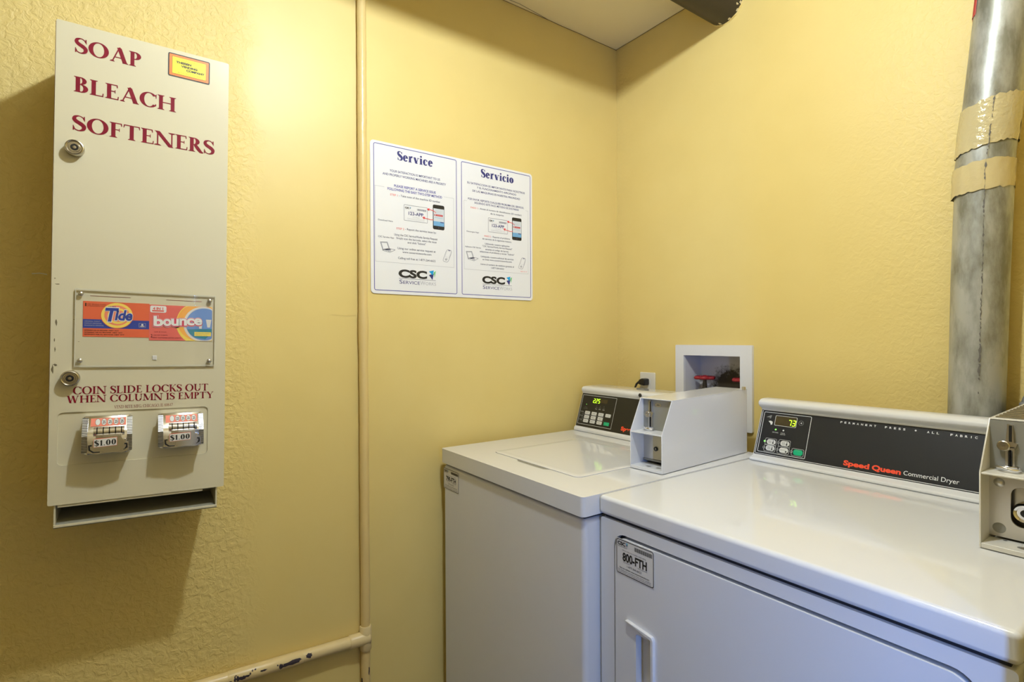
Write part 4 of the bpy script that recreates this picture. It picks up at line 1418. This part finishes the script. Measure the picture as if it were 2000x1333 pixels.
# lid with a gently dished middle
o_ = rrect(LX0 + .0015, LX1 - .0015, LY0 + .0015, LY1 - .0015, .017, 6)
i_ = rrect(LX0 + .024, LX1 - .024, LY0 + .024, LY1 - .024, .012, 6)
n = len(o_)
vs = [(x, y, ZT - .020) for x, y in o_] + [(x, y, ZT + .0012) for x, y in o_] + [(x, y, ZT + .0022) for x, y in rrect(LX0 + .006, LX1 - .006, LY0 + .006, LY1 - .006, .015, 6)] + [(x, y, ZT + .0012) for x, y in i_]
fs = []
for r in range(3):
    fs += [(r * n + i, r * n + (i + 1) % n, (r + 1) * n + (i + 1) % n, (r + 1) * n + i) for i in range(n)]
fs.append(tuple(3 * n + i for i in range(n)))
ldm.add(vs, fs, 'enamel')
lid = ldm.build('lid', wm, smooth=True, angle=30)
sl = MB()
sl.add([(.316, LY0 - .001, ZT + .0004), (.458, LY0 - .001, ZT + .0004), (.446, LY0 - .012, ZT + .0003), (.330, LY0 - .012, ZT + .0003)], [(0, 1, 2, 3)], 'greyplate')
sl.build('finger_slot', wm, recalc=False)
# console
CX0, CX1 = .0480, .6350
prof = [(-.2880, .9155), (-.2868, .9270), (-.2790, .9335), (-.2418, 1.0515), (-.2440, 1.0560), (-.2475, 1.0625), (-.2470, 1.0695), (-.2415, 1.0745), (-.2320, 1.0765), (-.1500, 1.0785), (-.1420, 1.0740), (-.1380, .9155)]
yz = lambda a, b, h=0.0: Vector((h, a, b))
MB().prism(prof, CX0, CX1, 'enamel', yz).build('console', wm, bevel=.0035, seg=3)
fo, fu = Vector((0, -.2794, .9325)), Vector((0, .0371, .1182)).normalized()
fn = Vector((1, 0, 0)).cross(fu)
cw = planar(fo, (1, 0, 0), fu, fn)
w_ = lambda a, b, h=0.0: cw(a / 1000.0, b / 1000.0, h + .0008)
cpn = MB()
cpn.prism(rrect(52.5, 640, 0, 124.4, 2, 3), -.0010, .0, 'panelbrown', w_)
cpo = cpn.build('control_panel', wm)
gr = MB()
gr.line(rrect(58.5, 228, 9.5, 118, 1.5, 3), 1.0, .0003, 'white', w_, True)
gr.text('Speed Queen', 273.8, 400, 12.3, 12.8, 'red', w_, bold=.05)
gr.text('AVAILABLE', 73.5, 95, 67, 2.6, 'dim', w_)
gr.text('CYCLE', 79, 91, 71.5, 2.6, 'dim', w_)
for x, s, s2 in ((139, 'WASH', 'FILL'), (156.5, 'RINSE', 'SPIN'), (175.5, 'LID', 'OPEN')):
    gr.text(s, x - 5, x + 5, 75.5, 2.8, 'dim', w_)
    gr.text(s2, x - 5, x + 5, 69.5, 3.4, 'key', w_)
    gr.disc(x, 82.5, 1.2, 1.2, .0003, 'dim', w_, 10)
for b, s1, s2 in ((53, 'NORMAL', 'HOT'), (38, 'PERM PRESS', 'WARM'), (23.3, 'DELICATES', 'COLD')):
    gr.text(s1, 63.5, 79, b + 1, 2.6, 'key', w_)
    gr.text(s2, 70.5, 83, b - 4, 2.4, 'dim', w_)
for b in (45.5, 30.5):
    gr.line([(74, b), (185, b)], .5, .0003, 'lightgrey', w_)
gr.build('printed_legend', cpo, recalc=False)
ds = MB()
ds.box(110, 186.5, 94.6, 109.3, .0001, .0004, 'lens', w_)
x = 115.2
for i, chh in enumerate('225'):
    seven(ds, chh, x + i * 12.6, 90.8 + 1.5, 9.6, 16.0, 'ledgreen', w_, .0007)
    if i == 0:
        ds.disc(x + 11.0, 92.8, 1.2, 1.2, .0007, 'ledgreen', w_, 10)
ds.build('display', cpo, recalc=False)['label'] = 'green digits 2.25'
for r_, (b, xs) in enumerate(((53.2, (99.8, 134, 168.6, 203.4)), (38.1, (99.6, 134, 168.8)), (23.3, (98.9, 133.5, 168.3)))):
    for k_, xc in enumerate(xs):
        kb = MB().prism(rrect(xc - 12.4, xc + 12.4, b - 5.9, b + 5.9, 2.2, 3), .0, .0011, 'key', w_)
        kb.text(('HOT', 'WARM', 'COLD', 'LITE', 'WOOL', 'BRIGHT', 'MED', 'SOIL', 'HEAVY', 'PREWASH')[(r_ * 3 + k_ + (1 if r_ else 0)) % 10], xc - 7.5, xc + 7.5, b - 2.2, 4.2, 'dim', w_, .0014)
        kb.build('key_button', cpo)
kb = MB().prism(rrect(203.2 - 12.6, 203.2 + 12.6, 23.6 - 6, 23.6 + 6, 1.5, 3), .0, .0011, 'greenkey', w_)
kb.text('START', 197, 209, 22, 3.2, 'leaf', w_, .0014)
kb.build('key_button', cpo)['label'] = 'green start key'
MB().disc(85.2, 83.5, 1.5, 1.5, .0004, 'lampgreen', w_, 12).build('indicator_light', cpo, recalc=False)['label'] = 'lit green indicator'
for xc, b in ((83.3, 53), (83.1, 38), (82.5, 23)):
    for dx_ in (34, 68.5):
        MB().disc(xc + dx_, b, .9, .9, .0004, 'white' if b == 23 and dx_ > 40 else 'dim', w_, 8).build('indicator_light', cpo, recalc=False)
MB().lathe([(.0066, 0), (.0066, .0015), (.0050, .0028)], 'black', planar((.335, -.2478, 1.0660), (1, 0, 0), (0, 0, 1), (0, -1, 0)), 20).build('plug_button', wm, smooth=True)
an = math.radians(3.0)
e1, e2 = Vector((math.cos(an), math.sin(an), 0)), Vector((-math.sin(an), math.cos(an), 0))
wo = Vector((.6690, -.5515, 0)) - e1 * .100
cbw = coin_box(wm, lambda p, q, z: wo + e1 * p + e2 * q + Vector((0, 0, z)), .100, ZT + .0015, 1.0130, .0435, 1.0975, 1.1040, .415, .055, 'enamel', True)
MB().box(.648, .656, -.165, -.158, 1.103, 1.112, 'steel').build('latch_pin', wm)
id_label(wm, planar((WX0 + .004, WF + .004, .7915), (1, 0, 0), (0, 0, 1), (0, -1, 0)), .0960, .0640, '799-FTH')

# ------------------------------------------------------------------ dryer
dy = thing('clothes_dryer', (1.03, -.44, 0), 'white coin-operated dryer with charcoal console, display showing 73', 'dryer')
DX0, DX1, DF, DB = .6930, 1.3695, -.7915, -.1120
MB().box(DX0 + .003, DX1 - .003, DF + .020, DB, .012, .8680, 'enamel2').build('cabinet', dy, bevel=.006, seg=3)
frD = planar((0, DF, 0), (1, 0, 0), (0, 0, 1), (0, -1, 0))
ffm = MB().plate(rrect(DX0 + .002, DX1 - .002, .012, .8685, .006, 3), [rrect(.7335, 1.3345, .115, .8450, .030, 7)], -.0205, -.0025, 'enamel2', frD)
ffm.build('front_panel', dy, bevel=.005, seg=3)
MB().box(DX0 + .03, DX1 - .03, DF + .03, DB, 0, .012, 'black').build('plinth', dy)
MB().box(DX0 + .010, DX1 - .010, DF + .010, DB, .8685, .8745, 'gap').build('seam', dy)
MB().plate([(.725, .105), (1.343, .105), (1.343, .853), (.725, .853)], [[(.760, .140), (1.310, .140), (1.310, .818), (.760, .818)]], -.0190, -.0165, 'gap', planar((0, DF, 0), (1, 0, 0), (0, 0, 1), (0, -1, 0))).build('door_gasket', dy)
pk = rrect(.7950, .8370, .470, .6560, .006, 4)
dm = MB().plate(rrect(.7390, 1.3290, .119, .8385, .027, 7), [pk], -.0150, .0, 'enamel2', frD)
dmo = dm.build('door', dy, bevel=.0035, seg=3)
hn = MB()
# pocket with an upright left side and a floor that rises to the right
hn.add([(.795, .470, .0), (.837, .470, .0), (.837, .656, .0), (.795, .656, .0), (.7965, .4715, -.0185), (.8365, .4715, -.0090), (.8365, .6545, -.0090), (.7965, .6545, -.0185)],
       [(4, 5, 6, 7), (0, 1, 5, 4), (1, 2, 6, 5), (2, 3, 7, 6), (3, 0, 4, 7)], 'enamel2', frD)
hn.prism([(.8370, .470), (.8440, .470), (.8440, .6640), (.8400, .6700), (.7740, .6760), (.7700, .6740), (.8370, .6620)], -.002, .0070, 'enamel2', frD)
hn.build('handle', dmo, bevel=.003, seg=3)
tdm = MB().box(DX0 - .0015, DX1 + .0015, DF - .001, DB, .8745, ZT, 'enamel')
tdm.build('top_cover', dy, bevel=.0085, seg=4)
profd = [(-.2225, .9155), (-.2215, .9235), (-.2010, .9300), (-.1552, 1.0510), (-.1580, 1.0560), (-.1680, 1.0610), (-.1735, 1.0680), (-.1725, 1.0755), (-.1640, 1.0810), (-.1500, 1.0830), (-.1230, 1.0830), (-.1160, 1.0780), (-.1140, .9155)]
MB().prism(profd, .7020, 1.2750, 'enamel', yz).build('console', dy, bevel=.0045, seg=3)
go, gu = Vector((0, -.2013, .9293)), Vector((0, .0459, .1215)).normalized()
gn = Vector((1, 0, 0)).cross(gu)
cdp = planar(go, (1, 0, 0), gu, gn)
d_ = lambda a, b, h=0.0: cdp(a / 1000.0, b / 1000.0, h + .0008)
dp2 = MB().prism(rrect(706.0, 1266, 1.0, 130.6, 2, 3), -.0012, 0, 'panel', d_)
dpo = dp2.build('control_panel', dy)
lg = MB()
lg.line(rrect(709, 1275, 4.4, 129.0, 2.5, 3), 1.2, .0003, 'white', d_, True)
lg.line(rrect(714.5, 842.5, 10.5, 123.5, 2.5, 3), 1.2, .0003, 'white', d_, True)
wx = 913.3
for wd_, x0, x1 in (('PERMANENT', 913.3, 992.5), ('PRESS', 1011.1, 1052.2), ('ALL', 1093.6, 1115.6), ('FABRIC', 1135.6, 1181.8)):
    n_ = len(wd_)
    cw_ = 4.4
    st_ = (x1 - x0 - cw_) / (n_ - 1)
    for i, chh in enumerate(wd_):
        wdt = cw_ if chh not in 'I' else 1.2
        lg.text(chh, x0 + i * st_ + (cw_ - wdt) / 2, x0 + i * st_ + (cw_ + wdt) / 2, 116.6, 4.9, 'white', d_, bold=.02)
lg.disc(1072.1, 119.2, 1.9, 1.9, .0003, 'white', d_, 14)
lg.text('Speed', 934.5, 991, 13, 12.2, 'red', d_, bold=.042)
lg.text('Queen', 996.5, 1055, 13, 12.2, 'red', d_, bold=.042)
lg.text('Commercial Dryer', 1060, 1160, 14.0, 10.4, 'white', d_)
lg.text('DRYING', 746.5, 762.5, 67.4, 3.0, 'key', d_)
lg.text('COOL', 769.5, 781.5, 68.0, 2.8, 'key', d_)
lg.text('DOWN', 769, 782, 64.2, 2.8, 'key', d_)
lg.ring(818.5, 103.3, 5.6, 6.6, .0003, 'dim', d_)
lg.poly([(816, 103.3), (820.5, 105.8), (820.5, 100.8)], .0003, 'key', d_)
lg.poly([(722, 109), (733, 115), (737, 116), (735, 107), (731, 105.5), (733, 109)], .0003, 'dim', d_)
lg.poly([(730, 98), (736, 100), (742, 97.5), (742, 90), (738, 88), (736, 93)], .0003, 'key', d_)
for xc, b in ((748, 40.8), (785.5, 41.8), (748, 23.4), (785.5, 23.2), (823.4, 23.6)):
    lg.line(rrect(xc - 16.5, xc + 14.5, b - 9.5, b + 9.5, 3, 3), .7, .0003, 'key', d_, True)
    lg.ring(xc - 17.5, b, 2.6, 3.2, .0004, 'key', d_, 16)
lg.build('printed_legend', dpo, recalc=False)
dd = MB()
dd.poly(rrect(747.5, 807, 88.3, 117, 3, 4), .0003, 'key', d_)
dd.poly(rrect(748.6, 805.9, 89.4, 115.9, 2.5, 4), .0005, 'lens', d_)
seven(dd, '7', 783.2, 91.8, 9.8, 16.4, 'ledgreen', d_, .0008, .10)
seven(dd, '3', 794.2, 91.8, 9.8, 16.4, 'ledgreen', d_, .0008, .10)
dd.build('display', dpo, recalc=False)['label'] = 'green digits 73'
for xc, b in ((754.4, 77), (729.5, 40.8)):
    MB().disc(xc, b, 2.3, 2.3, .0006, 'lampgreen', d_, 14).build('indicator_light', dpo, recalc=False)['label'] = 'lit green indicator'
MB().disc(775.5, 77.1, 2.3, 2.3, .0005, 'key', d_, 14).build('indicator_light', dpo, recalc=False)['label'] = 'unlit grey indicator'
for xc, b, s in ((748, 40.8, 'HIGH'), (785.5, 41.8, 'LOW'), (748, 23.4, 'MED'), (785.5, 23.2, 'DELICATE')):
    kb = MB().prism(rrect(xc - 11.5, xc + 12.5, b - 6.9, b + 6.9, 6.5, 6), 0, .0012, 'key', d_)
    if s != 'DELICATE':
        kb.text(s, xc - 7.5, xc + 1.5, b + .8, 2.8, 'inkblack', d_, .0015)
        kb.text('TEMP', xc - 7.5, xc + 1.5, b - 3.2, 2.8, 'inkblack', d_, .0015)
        kb.disc(xc + 6, b - 2.6, 2.2, 2.2, .0015, 'inkblack', d_, 12); kb.box(xc + 5.2, xc + 6.8, b - 2, b + 5, .0013, .0015, 'inkblack', d_)
    else:
        kb.text(s, xc - 8.5, xc + 5.5, b - .6, 2.8, 'dim', d_, .0015)
        kb.disc(xc + 7, b - 3.0, 2.2, 2.2, .0015, 'inkblack', d_, 12)
    kb.build('key_button', dpo)
kb = MB().prism(rrect(823.4 - 11.8, 823.4 + 12.2, 23.6 - 7.4, 23.6 + 7.4, 6, 6), 0, .0012, 'greenkey', d_)
kb.text('START', 817, 830, 27.2, 2.6, 'leaf', d_, .0015)
kb.build('key_button', dpo)['label'] = 'green start key'
do_ = Vector((1.2660, -.5090, 0))
coin_box(dy, lambda p, q, z: do_ + Vector((p, q, z)), .100, ZT + .0015, 1.0380, .0540, 1.1205, 1.1300, .394, .050, 'boxcream', False)
id_label(dy, planar((.7428, DF - .0001, .7640), (1, 0, 0), (0, 0, 1), (0, -1, 0)), .1004, .0735, '800-FTH')

# ------------------------------------------------------------------ valve box in the back wall
vb = thing('valve_box', (.44, 0, 1.11), 'white recessed water supply box with black mould in the back wall', 'valve box')
VA0, VA1, VB0, VB1 = .2950, .5900, .9500, 1.2315
frm = MB().plate(rrect(VA0, VA1, VB0, VB1, .004, 3), [[(.3300, .9950), (.5480, .9950), (.5480, 1.1946), (.3300, 1.1946)]], .0005, .0110, 'boxwhite', frB)
frm.build('frame', vb, bevel=.0025)
bxm = MB()
D = .088
bxm.add([(.330, .995, .0005), (.548, .995, .0005), (.548, 1.1946, .0005), (.330, 1.1946, .0005), (.330, .995, -D), (.548, .995, -D), (.548, 1.1946, -D), (.330, 1.1946, -D)],
        [(4, 5, 6, 7), (0, 1, 5, 4), (1, 2, 6, 5), (2, 3, 7, 6), (3, 0, 4, 7)], 'mold', frB)
bxm.build('recess', vb, recalc=False)['label'] = 'inside of the box, stained black by mould'
for i, (x_, y_) in enumerate(((.3795, .043), (.5280, .043))):
    v = MB()
    vf = planar((x_, y_, 0), (1, 0, 0), (0, 1, 0), (0, 0, 1))
    v.lathe([(.012, .995), (.012, 1.040), (.018, 1.043), (.020, 1.060), (.014, 1.074), (.0080, 1.078), (.0065, 1.100), (.0065, 1.114)], 'brass', vf, 20)
    vo = v.build('valve', vb, smooth=True, angle=30)
    hw = MB()
    n = 60
    rim = lambda k_: .0305 + .0030 * math.cos(6 * 2 * PI * k_ / n)
    pth = [(rim(k_) * math.cos(2 * PI * k_ / n), rim(k_) * math.sin(2 * PI * k_ / n), 1.114) for k_ in range(n + 1)]
    hw.tube(pth, .0060, 'handwheel', 10, vf, caps=False)
    for k_ in range(6):
        a = 2 * PI * k_ / 6
        hw.tube([(0, 0, 1.114), (.030 * math.cos(a), .030 * math.sin(a), 1.114)], .0045, 'handwheel', 8, vf)
    hw.lathe([(.0095, 1.108), (.0100, 1.120), (.0050, 1.123)], 'handwheel', vf, 16)
    hw.build('handwheel', vo, smooth=True, angle=60)['label'] = 'red scalloped handwheel'

# ------------------------------------------------------------------ outlet and plug
ou = thing('wall_outlet', (.16, 0, 1.066), 'ivory wall outlet low in the corner behind the washer', 'outlet')
MB().prism(rrect(.1232, .1962, 1.008, 1.1240, .004, 4), .0005, .0065, 'ivory', frB).build('cover_plate', ou, bevel=.0022, seg=3)
s_ = MB()
for zc in (1.086, 1.046):
    s_.prism(rrect(.1432, .1762, zc - .0140, zc + .0140, .010, 5), .0060, .0076, 'ivory', frB)
    s_.box(.1530, .1548, zc - .002, zc + .007, .0075, .0078, 'black', frB)
    s_.box(.1640, .1658, zc - .002, zc + .006, .0075, .0078, 'black', frB)
s_.build('receptacle', ou)
pg = thing('power_plug', (.155, -.03, 1.087), 'black power plug with cord pushed into the ivory outlet', 'plug')
q = MB()
q.prism([(.1400, 1.078), (.1690, 1.074), (.1710, 1.082), (.1710, 1.100), (.1560, 1.102), (.1430, 1.097), (.1380, 1.090)], .0072, .0360, 'black', frB)
q.build('plug_body', pg, bevel=.004, seg=3)
MB().tube([(.145, -.022, 1.089), (.134, -.024, 1.087), (.124, -.027, 1.078), (.119, -.032, 1.060), (.118, -.040, 1.02), (.118, -.05, .95), (.118, -.055, .70)], [.0048, .0046, .0040, .0036, .0034, .0034, .0034], 'black', 12).build('cord', pg, smooth=True, angle=70)

# ------------------------------------------------------------------ dryer vent duct
vd = thing('vent_duct', (1.165, -.056, 0.3), 'galvanized dryer vent duct with yellowed tape around its joint, on the back wall', 'duct')
DR = .0512


def dpos(z):
    if z < 1.62:
        return Vector((1.1540 + (z - 1.09) * .0240, -.056, z))
    return Vector((1.1667 + (z - 1.62) * .100, -.056, z))


MB().tube([tuple(dpos(z)) for z in (.30, 1.09, 1.40, 1.66)], [DR * .97, DR * .98, DR * 1.0, DR * 1.005], 'duct', 48).build('lower_section', vd, smooth=True, angle=50)
MB().tube([tuple(dpos(z)) for z in (1.63, 1.70, 1.75, 2.0, H)], [DR * 1.0, DR * 1.0, DR * .985, DR * .985, DR * .985], 'duct', 48).build('upper_section', vd, smooth=True, angle=50)


def band(z0, z1, r, mt_, name, sd_, a0=0, a1=2 * PI, tilt=.0):
    rnd_ = random.Random(sd_)
    mb = MB()
    n_ = 56
    rows = 7
    vs_, fs_ = [], []
    for j in range(rows):
        for i in range(n_ + 1):
            a = a0 + (a1 - a0) * i / n_
            ed = rnd_.uniform(-.0025, .0025) if j in (0, rows - 1) else 0
            z = z0 + (z1 - z0) * j / (rows - 1) + ed + tilt * math.cos(a)
            rr = r + rnd_.uniform(-.0006, .0009)
            c_ = dpos(z)
            vs_.append((c_.x + rr * math.cos(a), c_.y + rr * math.sin(a), z))
    for j in range(rows - 1):
        for i in range(n_):
            fs_.append((j * (n_ + 1) + i, j * (n_ + 1) + i + 1, (j + 1) * (n_ + 1) + i + 1, (j + 1) * (n_ + 1) + i))
    mb.add(vs_, fs_, mt_)
    return mb.build(name, vd, smooth=True, angle=60)


band(1.672, 1.772, DR + .0024, 'tapecrinkle', 'joint_tape', 5, tilt=.010)
band(1.577, 1.640, DR + .0030, 'tape', 'joint_tape', 8, tilt=.004)
sk_ = MB()
rnd = random.Random(12)
vs_, fs_ = [], []
for k_ in range(150):
    z = 1.13 + k_ * .0044
    c_ = dpos(z)
    a = -PI / 2 + .30 + rnd.uniform(-.018, .018)
    wv = max(.004, rnd.gauss(.028, .022) + (.03 if z < 1.25 else 0))
    r_ = DR + .0012 if not (1.56 < z < 1.79) else DR + .0040
    for s_ in (-.5, .5):
        vs_.append((c_.x + r_ * math.cos(a + s_ * wv), c_.y + r_ * math.sin(a + s_ * wv), z))
for k_ in range(149):
    if rnd.random() > .14:
        fs_.append((2 * k_, 2 * k_ + 1, 2 * k_ + 3, 2 * k_ + 2))
sk_.add(vs_, fs_, 'streak')
sk_.build('seam_grime', vd, recalc=False)
band(1.972, 2.20, DR * .985 + .0009, 'trimred', 'red_sticker', 3, -PI * .97, -PI * .78, 0)

# ------------------------------------------------------------------ grey conduit behind the dryer's coin box
hs = thing('grey_conduit', (1.28, -.09, 1.0), 'grey bent conduit behind the dryer coin box, right of the vent duct', 'conduit')
pth = [(1.2900 - .0480 * math.cos(t_), -.066, 1.105 + .048 * math.sin(t_)) for t_ in [PI * i / 20 for i in range(21)]]
pth = [(1.242, -.066, .60), (1.242, -.066, .9)] + pth + [(1.338, -.066, .9), (1.338, -.066, .60)]
MB().tube(pth, .0115, 'conduit', 20).build('bent_tube', hs, smooth=True, angle=70)
MB().tube([(1.242, -.066, 1.085), (1.242, -.066, 1.088), (1.242, -.066, 1.112), (1.242, -.066, 1.115)], [.0115, .0140, .0140, .0115], 'conduit', 20).build('coupling', hs, smooth=True, angle=40)
dbox = thing('dark_box', (1.29, -.02, 1.08), 'dark box on the back wall behind the grey conduit', 'junction box')  # black box filling the dark area behind the conduit
MB().box(1.225, 1.345, -.045, -.001, 1.00, 1.105, 'black').build('housing', dbox, bevel=.004)
MB().box(1.235, 1.335, -.050, -.045, 1.01, 1.095, 'black').build('lid', dbox, bevel=.003)
